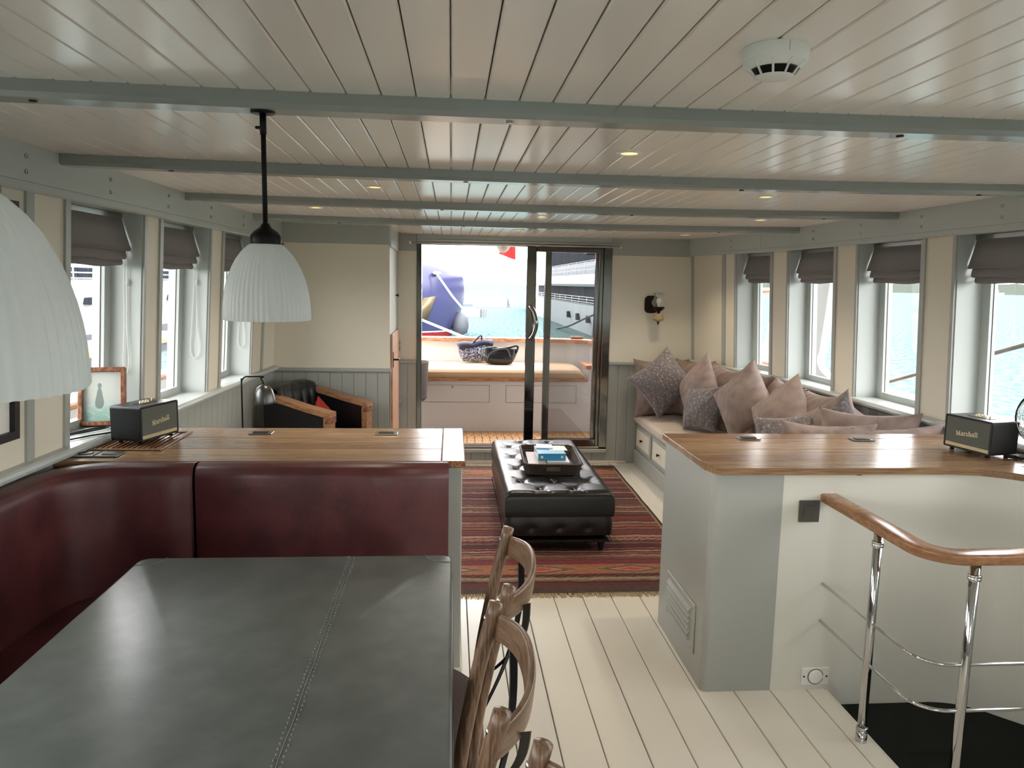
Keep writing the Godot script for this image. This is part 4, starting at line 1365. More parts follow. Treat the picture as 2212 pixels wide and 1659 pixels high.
func build_rug() -> void:
	var m := mat("kilim_wool", Color.WHITE, 0.95)
	m.albedo_texture = kilim()
	var x0 := -0.14
	var x1 := 1.462
	var z0 := -3.70
	var z1 := -6.46
	var t := thing("kilim_rug", "red and brown striped kilim rug with pale fringes under the ottoman", "rug")
	var st := S(true)
	var nu := 40
	var nv := 120
	var f := func(u: float, v: float) -> Vector3:
		var x := lerpf(x0, x1 - 0.035 * (1.0 - v), u) + 0.006 * noise.get_noise_2d(v * 500.0, 3.0)
		var z := lerpf(z0, z1, v) + 0.008 * noise.get_noise_2d(u * 200.0, 40.0)
		return Vector3(x, 0.007 + 0.0022 * noise.get_noise_2d(x * 160.0, z * 420.0), z)
	for i in nu:
		for j in nv:
			var c := [[i, j], [i + 1, j], [i + 1, j + 1], [i, j + 1]]
			for k in [0, 2, 1, 0, 3, 2]:
				var u: float = c[k][0] / float(nu)
				var v: float = c[k][1] / float(nv)
				st.set_uv(Vector2(u, 1.0 - v))
				st.add_vertex(f.call(u, v))
	part(t, "pile", st, m)
	pbox(t, "backing", Vector3(x0 + 0.01, 0.0005, z0 - 0.01), Vector3(x1 - 0.05, 0.0035, z1 + 0.01), M.kilim_wool if false else M.gap, 0.0)
	var fr := S(true)
	for e in [[z0, 1.0], [z1, -1.0]]:
		for i in 330:
			var x: float = lerpf(x0 + 0.004, x1 - (0.035 if e[1] > 0 else 0.0) - 0.004, i / 329.0)
			var a := rng.randf_range(-0.008, 0.008)
			var l := rng.randf_range(0.025, 0.05)
			tube(fr, [Vector3(x, 0.006, e[0] - e[1] * 0.004), Vector3(x + a, 0.006 + rng.randf() * 0.004, e[0] + e[1] * l * 0.5), Vector3(x + a * 2, 0.0025, e[0] + e[1] * l)], 0.0018, 4, false)
	part(t, "fringe", fr, mat("fringe_wool", Color(0.72, 0.64, 0.50), 0.95)).set_meta("kind", "stuff")

func build_ottoman() -> void:
	var cx := 0.652
	var cz := -5.03
	var t := thing("ottoman", "long black leather ottoman with a deep buttoned top", "ottoman", Vector3(cx, 0, cz))
	var hw := 0.325
	var hl := 0.765
	var tufts := []
	var rows := 9
	for j in rows:
		var nn := 2 if j % 2 == 0 else 3
		for i in nn:
			var x := (i - (nn - 1) / 2.0) * 0.205
			tufts.append(Vector2(x, -hl + 0.10 + j * (hl * 2 - 0.20) / (rows - 1)))
	var dz := (hl * 2 - 0.20) / (rows - 1)
	var side := 0.155                   # height of the lid
	var rad := 0.045
	var prof := func(s: float, half: float) -> Vector2:       # arc length to (outwards, drop)
		var a := absf(s)
		var fl := half - rad
		if a <= fl:
			return Vector2(s, 0.0)
		var q := (a - fl) / rad
		if q <= PI / 2:
			return Vector2(signf(s) * (fl + rad * sin(q)), rad * (1 - cos(q)))
		return Vector2(signf(s) * half, rad + (a - fl - rad * PI / 2))
	var lx := hw - rad + rad * PI / 2 + side - rad
	var lz := hl - rad + rad * PI / 2 + side - rad
	var surf := func(u: float, v: float) -> Vector3:
		var a: Vector2 = prof.call((u - 0.5) * 2.0 * lx, hw)
		var b: Vector2 = prof.call((v - 0.5) * 2.0 * lz, hl)
		var drop := minf(maxf(a.y, b.y) + 0.25 * minf(a.y, b.y), side)
		var y := 0.392 - drop
		var p := Vector2(a.x, b.x)
		var dn := 0.0
		for q in tufts:
			var d: float = p.distance_to(q)
			if d < 0.16:
				dn += 0.032 * exp(-d / 0.030)
				# folds that run to the neighbouring buttons
				for w in [Vector2(0.1025, dz), Vector2(-0.1025, dz), Vector2(0.1025, -dz), Vector2(-0.1025, -dz)]:
					var wn: Vector2 = w.normalized()
					var al: float = (p - q).dot(wn)
					if al > 0 and al < w.length() * 0.5:
						var off: float = absf((p - q).cross(wn))
						dn += 0.0060 * exp(-pow(off / 0.007, 2.0))
		y -= dn * clampf(1.0 - drop / 0.03, 0.0, 1.0)
		var puff := 0.006 * clampf(drop / side, 0, 1) * sin(clampf(drop / side, 0, 1) * PI)
		return Vector3(a.x + signf(a.x) * puff * (1.0 if absf(a.x) > hw - 0.01 else 0.0), y, b.x + signf(b.x) * puff * (1.0 if absf(b.x) > hl - 0.01 else 0.0))
	var st := S(true)
	grid(st, 84, 150, surf, true)
	part(t, "lid", st, M.black_leather)
	for q in tufts:
		plathe(t, "button", [Vector2(0.011, 0.0), Vector2(0.009, 0.005), Vector2(0.004, 0.0075), Vector2(0, 0.008)], M.black_leather, Vector3(q.x, 0.360, q.y), 12)
	# lower box with shallow buttoned sides
	var body := S(true)
	var yb0 := 0.12
	var yb1 := 0.236
	var plan := rounded(hw * 2 - 0.012, hl * 2 - 0.012, 0.03, 4)
	var dense := PackedVector2Array()
	for i in plan.size():
		var a := plan[i]
		var b := plan[(i + 1) % plan.size()]
		var n := maxi(1, int(a.distance_to(b) / 0.02))
		for k in n:
			dense.append(a.lerp(b, float(k) / n))
	var cy := 0.165
	for i in dense.size():
		var o := []
		for k in 13:
			for e in [i, (i + 1) % dense.size()]:
				var p: Vector2 = dense[e]
				var y := lerpf(yb0, yb1, k / 12.0)
				var in_d := 0.0
				var al: float = p.y if absf(p.x) > hw - 0.02 else p.x
				var nearest: float = al - round(al / 0.17) * 0.17
				in_d = 0.016 * exp(-Vector2(nearest, y - cy).length() / 0.022)
				var pf := 0.006 * sin(PI * k / 12.0)
				var sc := Vector2(1.0 + (pf - in_d) / hw, 1.0 + (pf - in_d) / hl)
				o.append(Vector3(p.x * sc.x, y, -p.y * sc.y))
		for k in 12:
			quad(body, o[k * 2], o[k * 2 + 1], o[k * 2 + 3], o[k * 2 + 2])
	part(t, "body", body, M.black_leather)
	pbox(t, "bottom_board", Vector3(-hw + 0.02, 0.075, -hl + 0.02), Vector3(hw - 0.02, 0.09, hl - 0.02), M.rubber, 0.0)
	for y in [0.238, 0.086]:
		var nails := S(true)
		var per := 0.0
		for i in dense.size():
			var p := dense[i]
			lathe(nails, [Vector2(0.0045, -0.003), Vector2(0.003, 0.0015), Vector2(0, 0.003)], Vector3(p.x * 1.006, y, -p.y * 1.003), 6)
		part(t, "nail_row", nails, M.brass_dark).set_meta("kind", "stuff")
	for sx in [-1, 1]:
		for sz in [-1, 1]:
			plathe(t, "leg", [Vector2(0, 0), Vector2(0.016, 0), Vector2(0.018, 0.012), Vector2(0.026, 0.05), Vector2(0.030, 0.078), Vector2(0, 0.078)], M.rubber, Vector3(sx * 0.265, 0.012, sz * 0.70), 16)

	# tray of books on the ottoman
	var tr := thing("wicker_tray", "dark woven wicker tray holding books on the ottoman", "tray", Vector3(0.672, 0.386, -4.935), deg_to_rad(-2.5))
	var tw := 0.172
	var tl := 0.27
	var wk := mat("wicker", Color.WHITE, 0.6)
	tri_tex(wk, ntex(73, 0.12, [Color(0.09, 0.065, 0.05), Color(0.24, 0.18, 0.14), Color(0.38, 0.30, 0.24)], [0.3, 0.5, 0.75], 2), Vector3(6, 6, 6))
	pbox(tr, "tray_floor", Vector3(-tw + 0.012, 0.003, -tl + 0.012), Vector3(tw - 0.012, 0.008, tl - 0.012), wk, 0.001)
	for rowi in 9:                      # horizontal canes
		var y := 0.006 + rowi * 0.0085
		var fl := 1.0 + 0.010 * rowi
		var ring := []
		var rp := rounded(tw * 2 * fl, tl * 2 * fl, 0.045, 4)
		for i in rp.size() + 1:
			var a := rp[i % rp.size()]
			var b := rp[(i + 1) % rp.size()]
			var n := maxi(1, int(a.distance_to(b) / 0.012)) if i < rp.size() else 1
			for k in n:
				var p := a.lerp(b, float(k) / n)
				var wob := 0.0028 * (1 if (ring.size() + rowi) % 2 == 0 else -1)
				ring.append(Vector3(p.x * (1 + wob / tw), y, p.y * (1 + wob / tl)))
		ptube(tr, "cane_ring", ring, 0.0048 if rowi < 8 else 0.0075, wk, 6)
	pbox(tr, "label_holder", Vector3(-0.045, 0.030, tl * 1.045), Vector3(0.045, 0.060, tl * 1.045 + 0.012), mat("tarnished_brass", Color(0.38, 0.36, 0.30), 0.35, 0.8), 0.002)
	var books := [["guidebook", "thick light blue paperback on top of the books in the tray", Vector3(0.0, 0.060, -0.02), Vector3(0.185, 0.045, 0.25), Color(0.20, 0.55, 0.72), 0.06],
		["notebook", "pale grey brown notebook under the blue paperback", Vector3(-0.095, 0.009, 0.03), Vector3(0.12, 0.050, 0.36), Color(0.62, 0.57, 0.54), 0.0],
		["magazine", "dark red brown book lying under the blue paperback in the tray", Vector3(0.045, 0.009, 0.03), Vector3(0.17, 0.024, 0.34), Color(0.35, 0.16, 0.11), -0.03],
		["booklet", "white booklet under the blue paperback in the tray", Vector3(0.045, 0.034, 0.0), Vector3(0.15, 0.024, 0.30), Color(0.80, 0.83, 0.84), 0.02],
		["pamphlet", "thin white blue pamphlet sticking out behind the blue paperback", Vector3(-0.03, 0.106, -0.10), Vector3(0.11, 0.006, 0.12), Color(0.72, 0.83, 0.87), -0.05]]
	for b in books:
		var o := thing(b[0], b[1], "book", tr.position + Basis(Vector3.UP, tr.rotation.y) * b[2], tr.rotation.y + b[5])
		var sz: Vector3 = b[3]
		var cm := mat("cover_" + b[0], b[4], 0.35)
		pbox(o, "cover", Vector3(-sz.x / 2, 0, -sz.z / 2), Vector3(sz.x / 2, minf(0.002, sz.y * 0.3), sz.z / 2), cm, 0.0)
		pbox(o, "cover", Vector3(-sz.x / 2, sz.y - minf(0.002, sz.y * 0.3), -sz.z / 2), Vector3(sz.x / 2, sz.y, sz.z / 2), cm, 0.0)
		pbox(o, "spine", Vector3(-sz.x / 2, 0.0, sz.z / 2 - 0.002), Vector3(sz.x / 2, sz.y, sz.z / 2 + 0.0005), cm, 0.0)
		pbox(o, "page_block", Vector3(-sz.x / 2 + 0.003, minf(0.002, sz.y * 0.3), -sz.z / 2 + 0.003), Vector3(sz.x / 2 - 0.003, sz.y - minf(0.002, sz.y * 0.3), sz.z / 2 - 0.002), M.white_plastic, 0.0)
		if b[0] == "guidebook":
			for q in [[-0.075, -0.060], [0.060, 0.075]]:
				pbox(o, "badge", Vector3(q[0], 0.014, sz.z / 2), Vector3(q[1], 0.030, sz.z / 2 + 0.0012), cm if false else M.white_plastic, 0.0)
			pbox(o, "cover_band", Vector3(0.0, sz.y - 0.0005, -sz.z / 2 + 0.01), Vector3(0.12, sz.y + 0.0006, 0.03), mat("cover_pale", Color(0.76, 0.80, 0.72), 0.35), 0.0)

func pillow(st: SurfaceTool, w: float, h: float, th: float, sd: int) -> void:   # lies in x, y; square with pulled corners
	for face in [1.0, -1.0]:
		var f := func(u: float, v: float) -> Vector3:
			var a := u * 2.0 - 1.0
			var b := v * 2.0 - 1.0
			a = sin(a * PI / 2) * 0.5 + a * 0.5
			b = sin(b * PI / 2) * 0.5 + b * 0.5
			var x := w / 2 * a * (1.0 - 0.12 * (1 - b * b))
			var y := h / 2 * b * (1.0 - 0.12 * (1 - a * a))
			var e := pow(maxf(0.0, 1 - pow(absf(a), 2.2)), 0.55) * pow(maxf(0.0, 1 - pow(absf(b), 2.2)), 0.55)
			var rim := smoothstep(0.35, 1.0, maxf(absf(a), absf(b)))
			var wr := 0.016 * noise.get_noise_3d(x * 260.0 + sd * 31.0, y * 260.0, face * 90.0) * e + 0.010 * rim * e * sin((a - b * 0.6 + sd) * 17.0)
			var big := 1.0 + 0.22 * noise.get_noise_2d(a * 60.0 + sd * 17.0, b * 60.0 + face * 30.0)
			return Vector3(x, y, face * (th / 2 * e * big + wr))
		grid(st, 26, 26, f, face < 0)

func build_sofa() -> void:
	var t := thing("window_sofa", "built-in grey sofa base with cream drawers and linen seat cushions", "sofa")
	# the seat runs along the starboard side; its back follows the cabin wall
	for k in [[-6.575, -5.72], [-5.715, -4.75], [-4.745, -3.38]]:
		var st := S(true)
		var f := func(u: float, v: float) -> Vector3:
			var z: float = lerpf(k[0], k[1], u)
			z = clampf(z, k[0] + 0.0, k[1] - 0.0)
			var edge: float = minf(u, 1 - u) * absf(k[1] - k[0])
			var er := 1.0 - pow(clampf(1.0 - edge / 0.03, 0, 1), 2.0)
			var pr := [Vector2(0.03, 0.375), Vector2(0.0, 0.385), Vector2(-0.012, 0.41), Vector2(-0.010, 0.445), Vector2(0.010, 0.468), Vector2(0.05, 0.476), Vector2(0.25, 0.482), Vector2(0.50, 0.478), Vector2(0.66, 0.470)]
			var q := v * (pr.size() - 1)
			var i := mini(int(q), pr.size() - 2)
			var p: Vector2 = pr[i].lerp(pr[i + 1], q - i)
			return Vector3(minf(1.665 + p.x, side_x(1, z, 0.5) - 0.02), lerpf(0.41, p.y, 0.80 + 0.20 * er) + 0.003 * noise.get_noise_2d(z * 90, p.x * 90), z)
		grid(st, 40, 32, f, true)
		# end faces
		for u in [0.0, 1.0]:
			for j in 31:
				var a: Vector3 = f.call(u, j / 32.0)
				var b: Vector3 = f.call(u, (j + 1) / 32.0)
				var c := Vector3(2.0, 0.375, a.z)
				if u == 0.0:
					tri(st, c, a, b)
				else:
					tri(st, c, b, a)
		part(t, "seat_cushion", st, M.seat_linen)
	pbox(t, "base", Vector3(1.690, 0.0, -3.37), Vector3(2.55, 0.374, -5.4), M.grey_paint, 0.003)
	pbox(t, "base", Vector3(1.690, 0.0, -5.4), Vector3(2.2, 0.374, -6.585), M.grey_paint, 0.003)
	pbox(t, "plinth", Vector3(1.668, 0.0, -3.37), Vector3(1.70, 0.135, -6.585), M.grey_paint, 0.006)
	for z in [-6.56, -6.02, -5.48, -4.94, -4.40]:
		var d := pbox(t, "drawer", Vector3(1.678, 0.155, z), Vector3(1.695, 0.362, z + 0.50), M.grey_paint, 0.003)
		pbox(d, "drawer_panel", Vector3(1.673, 0.185, z + 0.04), Vector3(1.680, 0.332, z + 0.46), M.cream_paint, 0.003)
		var st := S(true)
		X = Transform3D(Basis(Vector3(0, 0, 1), PI / 2), Vector3(1.673, 0.262, z + 0.25))
		lathe(st, [Vector2(0.005, 0), Vector2(0.005, 0.010), Vector2(0.013, 0.016), Vector2(0.012, 0.024), Vector2(0, 0.027)], Vector3.ZERO, 14)
		X = Transform3D()
		part(d, "knob", st, M.brass_dark)
	# cushions: [centre, size, thickness, facing, lean, roll, material, label]
	var list := [
		[Vector3(1.86, 0.715, -6.43), 0.50, 0.16, 4, 10, 0, "m", "mauve cushion against the aft wall behind the patterned diamond cushion"],
		[Vector3(2.07, 0.730, -6.30), 0.50, 0.15, -68, 12, 3, "m", "mauve cushion in the aft corner of the sofa"],
		[Vector3(2.19, 0.725, -5.90), 0.50, 0.16, -80, 14, -4, "m", "mauve cushion leaning on the wall under the aft window"],
		[Vector3(2.26, 0.715, -5.45), 0.50, 0.15, -88, 14, 4, "m", "mauve cushion leaning on the wall behind the standing diamond cushion"],
		[Vector3(2.285, 0.715, -4.98), 0.50, 0.17, -90, 14, -3, "m", "mauve cushion leaning on the wall below the white hull bracket"],
		[Vector3(2.30, 0.715, -4.50), 0.50, 0.16, -88, 14, 3, "m", "mauve cushion leaning on the wall behind the half patterned cushion"],
		[Vector3(2.30, 0.690, -3.98), 0.46, 0.15, -92, 14, -2, "m", "mauve cushion between the half patterned one and the sofa end"],
		[Vector3(2.185, 0.735, -3.70), 0.48, 0.14, -35, 16, 2, "m", "mauve cushion at the sofa end beside the loudspeaker"],
		[Vector3(1.790, 0.800, -6.17), 0.43, 0.14, -20, 18, 42, "p", "large grey patterned cushion balanced on its corner by the aft wall"],
		[Vector3(1.995, 0.790, -5.86), 0.42, 0.15, -80, 12, 44, "m", "narrow mauve cushion standing on its corner behind the small patterned one"],
		[Vector3(1.965, 0.665, -5.66), 0.35, 0.15, -66, 14, 6, "p", "small grey patterned cushion on the seat beside the standing diamond cushion"],
		[Vector3(2.085, 0.800, -5.15), 0.43, 0.18, -68, 14, 44, "m", "large mauve cushion standing on its corner in the middle of the sofa"],
		[Vector3(2.125, 0.770, -4.60), 0.43, 0.18, -74, 16, 40, "m", "mauve cushion tilted on its corner above a patterned one"],
		[Vector3(1.985, 0.690, -4.12), 0.40, 0.14, -35, 25, 12, "p", "grey patterned cushion lying low behind the counter"],
		[Vector3(2.17, 0.770, -4.06), 0.40, 0.14, -52, 14, 34, "b", "cushion half mauve and half grey pattern with a piped diagonal"],
		[Vector3(1.850, 0.718, -3.53), 0.48, 0.15, 180, 10, 2, "m", "mauve cushion leaning on the back of the counter, next to the pillar"],
		[Vector3(2.215, 0.712, -3.51), 0.46, 0.15, 180, 8, -3, "m", "mauve cushion leaning on the back of the counter, next to the wall"]]
	var k := 0
	for q in list:
		k += 1
		var o := thing("cushion", q[7], "cushion", q[0], 0.0, "loose cushions on the sofa")
		o.basis = Basis(Vector3.UP, deg_to_rad(q[3])) * Basis(Vector3.RIGHT, deg_to_rad(-q[4])) * Basis(Vector3(0, 0, 1), deg_to_rad(q[5]))
		var w: float = q[1]
		var st := S(true)
		pillow(st, w * 1.04, w * 1.04, q[2] * 1.5, k)
		part(o, "cover", st, M.pattern_velvet if q[6] == "p" else M.mauve_velvet)
		if q[6] != "m":
			var edge := []
			for c in [[-1, -1], [1, -1], [1, 1], [-1, 1], [-1, -1]]:
				edge.append(Vector2(c[0], c[1]))
			var pp := []
			for i in 4:
				for j in 10:
					var p: Vector2 = edge[i].lerp(edge[i + 1], j / 10.0)
					pp.append(Vector3(w / 2 * p.x * (1 - 0.12 * (1 - p.y * p.y)), w / 2 * p.y * (1 - 0.12 * (1 - p.x * p.x)), 0))
			pp.append(pp[0])
			ptube(o, "piping", pp, 0.004, M.pattern_piping, 6)
		if q[6] == "b":                 # the patterned half is sewn over the cover
			var hs := S(true)
			var hf := func(u: float, v: float) -> Vector3:
				var a := lerpf(-0.97, 0.97, u)
				var b := lerpf(-0.97, a, v)
				var e := pow(maxf(0.0, 1 - pow(absf(a), 2.2)), 0.55) * pow(maxf(0.0, 1 - pow(absf(b), 2.2)), 0.55)
				return Vector3(w * 0.52 * a * (1 - 0.12 * (1 - b * b)), w * 0.52 * b * (1 - 0.12 * (1 - a * a)), q[2] * 0.75 * e * 1.16 + 0.012)
			grid(hs, 22, 14, hf)
			part(o, "patterned_half", hs, M.pattern_velvet)

func build_armchair() -> void:
	var t := thing("club_armchair", "black leather armchair with wooden arm frames in front of the closet", "armchair", Vector3(-0.945, 0, -5.38), deg_to_rad(-22))
	t.scale = Vector3(0.80, 1.05, 0.95)
	# local: faces +x, width along z
	for s in [-1, 1]:
		var prof := PackedVector2Array([Vector2(0.29, 0.10), Vector2(0.29, 0.655), Vector2(0.10, 0.690), Vector2(-0.10, 0.725), Vector2(-0.30, 0.755), Vector2(-0.30, 0.10)])
		var st := S()
		prism(st, prof, -0.035, 0.035, Transform3D(Basis(), Vector3(0, 0, s * 0.275)))
		var ar := part(t, "arm_panel", st, M.black_leather)
		var cap := S()
		var capp := PackedVector2Array([Vector2(0.345, 0.655), Vector2(0.345, 0.690), Vector2(0.10, 0.722), Vector2(-0.10, 0.757), Vector2(-0.32, 0.787), Vector2(-0.32, 0.755), Vector2(-0.10, 0.725), Vector2(0.10, 0.690)])
		prism(cap, capp, -0.050, 0.050, Transform3D(Basis(), Vector3(0, 0, s * 0.275)))
		part(t, "arm_cap", cap, M.arm_wood)
		pbox(t, "front_post", Vector3(0.285, 0.0, s * 0.275 - 0.045), Vector3(0.340, 0.656, s * 0.275 + 0.045), M.arm_wood, 0.004)
		pbox(t, "corner_plate", Vector3(0.300, 0.62, s * 0.275 - 0.047), Vector3(0.348, 0.665, s * 0.275 + 0.047), M.frame_wood, 0.002)
		var nails := S(true)
		for f in [-1, 1]:
			for i in 30:
				var u := i / 29.0
				var x := lerpf(0.275, -0.28, u)
				lathe(nails, [Vector2(0.0045, 0), Vector2(0, 0.004)], Vector3(x, 0.640 + (0.275 - x) * 0.178, s * 0.275 + f * 0.036), 5)
		part(t, "nail_row", nails, M.brass_dark).set_meta("kind", "stuff")
		pbox(t, "rear_leg", Vector3(-0.30, 0, s * 0.275 - 0.03), Vector3(-0.25, 0.12, s * 0.275 + 0.03), M.arm_wood, 0.003)
	var bk := S(true)
	var f2 := func(u: float, v: float) -> Vector3:
		var z := lerpf(-0.255, 0.255, u)
		var pr := [Vector2(-0.13, 0.38), Vector2(-0.17, 0.60), Vector2(-0.205, 0.77), Vector2(-0.235, 0.825), Vector2(-0.285, 0.835), Vector2(-0.325, 0.80), Vector2(-0.33, 0.60), Vector2(-0.31, 0.12)]
		var q := v * (pr.size() - 1)
		var i := mini(int(q), pr.size() - 2)
		var p: Vector2 = pr[i].lerp(pr[i + 1], q - i)
		var rib := 0.008 * absf(sin(u * PI * 5.0)) if v < 0.5 else 0.0
		return Vector3(p.x + rib + 0.02 * pow(absf(u - 0.5) * 2, 2), p.y - 0.02 * pow(absf(u - 0.5) * 2, 4), z)
	grid(bk, 40, 28, f2)
	part(t, "backrest", bk, M.black_leather)
	pbox(t, "seat_cushion", Vector3(-0.15, 0.30, -0.236), Vector3(0.30, 0.44, 0.236), M.black_leather, 0.03)
	pbox(t, "seat_frame", Vector3(-0.30, 0.10, -0.238), Vector3(0.30, 0.30, 0.238), M.black_leather, 0.01)
	var pl := thing("throw_pillow", "small red pillow on the seat of the black armchair", "cushion", t.position + Basis(Vector3.UP, t.rotation.y) * Vector3(0.05, 0.625, 0.0))
	pl.basis = Basis(Vector3.UP, t.rotation.y + PI / 2 + 0.1) * Basis(Vector3.RIGHT, deg_to_rad(-18)) * Basis(Vector3(0, 0, 1), deg_to_rad(40))
	var st2 := S(true)
	pillow(st2, 0.24, 0.24, 0.10, 44)
	part(pl, "cover", st2, mat("red_cotton", Color(0.62, 0.17, 0.11), 0.9))

func build_lamps() -> void:
	# reading lamp behind the bar counter
	var t := thing("reading_lamp", "slim black floor lamp with a bell shaped steel shade", "floor lamp", Vector3(-1.17, 0, -4.28))
	plathe(t, "base", [Vector2(0, 0), Vector2(0.11, 0), Vector2(0.11, 0.012), Vector2(0.10, 0.018), Vector2(0.012, 0.022), Vector2(0, 0.022)], M.black_metal, Vector3.ZERO, 32)
	ptube(t, "pole", curve([Vector3(0, 0.02, 0), Vector3(0, 0.5, 0), Vector3(0, 1.0, 0), Vector3(0.002, 1.035, 0), Vector3(0.018, 1.054, 0), Vector3(0.04, 1.058, 0), Vector3(0.12, 1.058, 0), Vector3(0.107, 1.050, 0), Vector3(0.118, 1.030, 0), Vector3(0.121, 1.012, 0)], 5), 0.0045, M.black_metal, 10)
	var sh := S(true)
	X = Transform3D(Basis(Vector3(0, 0, 1), deg_to_rad(4)), Vector3(0.128, 0.905, 0))
	var pr := [Vector2(0.0575, 0.0), Vector2(0.0585, 0.003), Vector2(0.0565, 0.02), Vector2(0.0540, 0.045), Vector2(0.0480, 0.072), Vector2(0.0360, 0.094), Vector2(0.018, 0.106), Vector2(0.006, 0.110), Vector2(0, 0.110)]
	lathe(sh, pr, Vector3.ZERO, 32)
	X = Transform3D()
	part(t, "lamp_shade", sh, mat("gunmetal", Color(0.36, 0.36, 0.36), 0.34, 1.0))

	# wall sconce like an oil lamp
	var s := thing("wall_sconce", "oil lamp style wall sconce with a clear glass chimney on the cream wall", "wall lamp", Vector3(1.775, 1.43, -6.6))
	var pl := S()
	prism(pl, rounded(0.12, 0.155, 0.040, 8), 0.0, 0.014, Transform3D(Basis(), Vector3(0, 0.015, 0)))
	part(s, "back_plate", pl, M.brass_dark)
	ptube(s, "arm", curve([Vector3(0, 0.0, 0.012), Vector3(0.01, -0.02, 0.05), Vector3(0.03, -0.035, 0.12), Vector3(0.042, -0.03, 0.095)], 5), 0.008, M.brass_dark, 10)
	var c := Vector3(0.044, 0, 0.097)
	plathe(s, "gallery", [Vector2(0.012, -0.060), Vector2(0.014, -0.045), Vector2(0.030, -0.035), Vector2(0.048, -0.018), Vector2(0.052, -0.004), Vector2(0.048, -0.002), Vector2(0, -0.010)], M.brass_dark, c, 24)
	plathe(s, "chimney", [Vector2(0.045, -0.004), Vector2(0.062, 0.020), Vector2(0.066, 0.036), Vector2(0.058, 0.056), Vector2(0.046, 0.068), Vector2(0.043, 0.12), Vector2(0.045, 0.112), Vector2(0.047, 0.125)], M.lamp_glass, c, 32)
	plathe(s, "bulb", [Vector2(0.010, -0.005), Vector2(0.012, 0.015), Vector2(0.024, 0.045), Vector2(0.022, 0.068), Vector2(0, 0.080)], M.white_plastic, c, 20)
	plathe(s, "font", [Vector2(0.010, -0.135), Vector2(0.030, -0.125), Vector2(0.046, -0.105), Vector2(0.046, -0.12), Vector2(0.036, -0.070), Vector2(0.014, -0.062)], M.painted_china, c, 24, "cream porcelain font with brown flowers")
	plathe(s, "finial", [Vector2(0, -0.165), Vector2(0.006, -0.158), Vector2(0.005, -0.150), Vector2(0.014, -0.138), Vector2(0.014, -0.133)], M.brass_dark, c, 14)

	# smoke detector
	var d := thing("smoke_detector", "round white smoke detector on the plank ceiling", "smoke detector", Vector3(0.553, ceil_y(0.553), -1.315))
	plathe(d, "base", [Vector2(0.054, -0.022), Vector2(0.056, -0.020), Vector2(0.056, -0.002), Vector2(0.055, 0)], M.white_plastic, Vector3.ZERO, 40)
	plathe(d, "cover", [Vector2(0.0, -0.049), Vector2(0.029, -0.048), Vector2(0.0325, -0.046)], M.white_plastic, Vector3.ZERO, 40)
	plathe(d, "cover_ring", [Vector2(0.040, -0.0345), Vector2(0.047, -0.031), Vector2(0.053, -0.025), Vector2(0.054, -0.021)], M.white_plastic, Vector3.ZERO, 40)
	plathe(d, "sensor_gap", [Vector2(0.026, -0.046), Vector2(0.034, -0.034)], M.dark_hole, Vector3.ZERO, 32)
	for i in 10:
		var a := TAU * i / 10 + 0.16
		var dir := Vector3(cos(a), 0, sin(a))
		ptube(d, "rib", [dir * 0.032 + Vector3(0, -0.0465, 0), dir * 0.042 + Vector3(0, -0.034, 0), dir * 0.051 + Vector3(0, -0.026, 0)], 0.0022, M.white_plastic, 6)
	pbox(d, "seam_mark", Vector3(-0.0005, -0.018, 0.0555), Vector3(0.0005, -0.002, 0.0566), M.grey_paint, 0.0)

	# recessed ceiling spots: six fittings with a warm lamp inside
	for e in [[0.546, -2.36, "recessed ceiling spot nearest the smoke detector"], [-0.34, -3.42, "recessed ceiling spot over the bar counter"], [1.41, -3.36, "recessed ceiling spot above the stair counter"], [0.54, -4.60, "recessed ceiling spot above the ottoman"], [-0.78, -4.48, "recessed ceiling spot above the reading lamp"], [1.87, -4.52, "recessed ceiling spot above the middle of the sofa"], [1.86, -5.98, "recessed ceiling spot above the aft end of the sofa"], [0.51, -5.78, "recessed ceiling spot just inside the sliding door"]]:
		var y := ceil_y(e[0])
		var o := thing("ceiling_spot", e[2], "ceiling light", Vector3(e[0], y, e[1]), 0.0, "recessed ceiling spots")
		plathe(o, "trim_ring", [Vector2(0.026, 0.0), Vector2(0.028, -0.004), Vector2(0.038, -0.005), Vector2(0.042, -0.002), Vector2(0.042, 0.0)], M.white_plastic, Vector3.ZERO, 32)
		plathe(o, "lamp_face", [Vector2(0, -0.0015), Vector2(0.0265, -0.0015)], M.warm_bulb, Vector3.ZERO, 24)
		var l := SpotLight3D.new()
		l.name = "spot_lamp"
		l.light_color = Color(1.0, 0.92, 0.80)
		l.light_energy = 0.32
		l.spot_angle = 50
		l.spot_range = 8
		l.light_size = 0.025
		l.shadow_enabled = true
		l.position = Vector3(0, -0.008, 0)
		l.rotation.x = -PI / 2
		o.add_child(l)

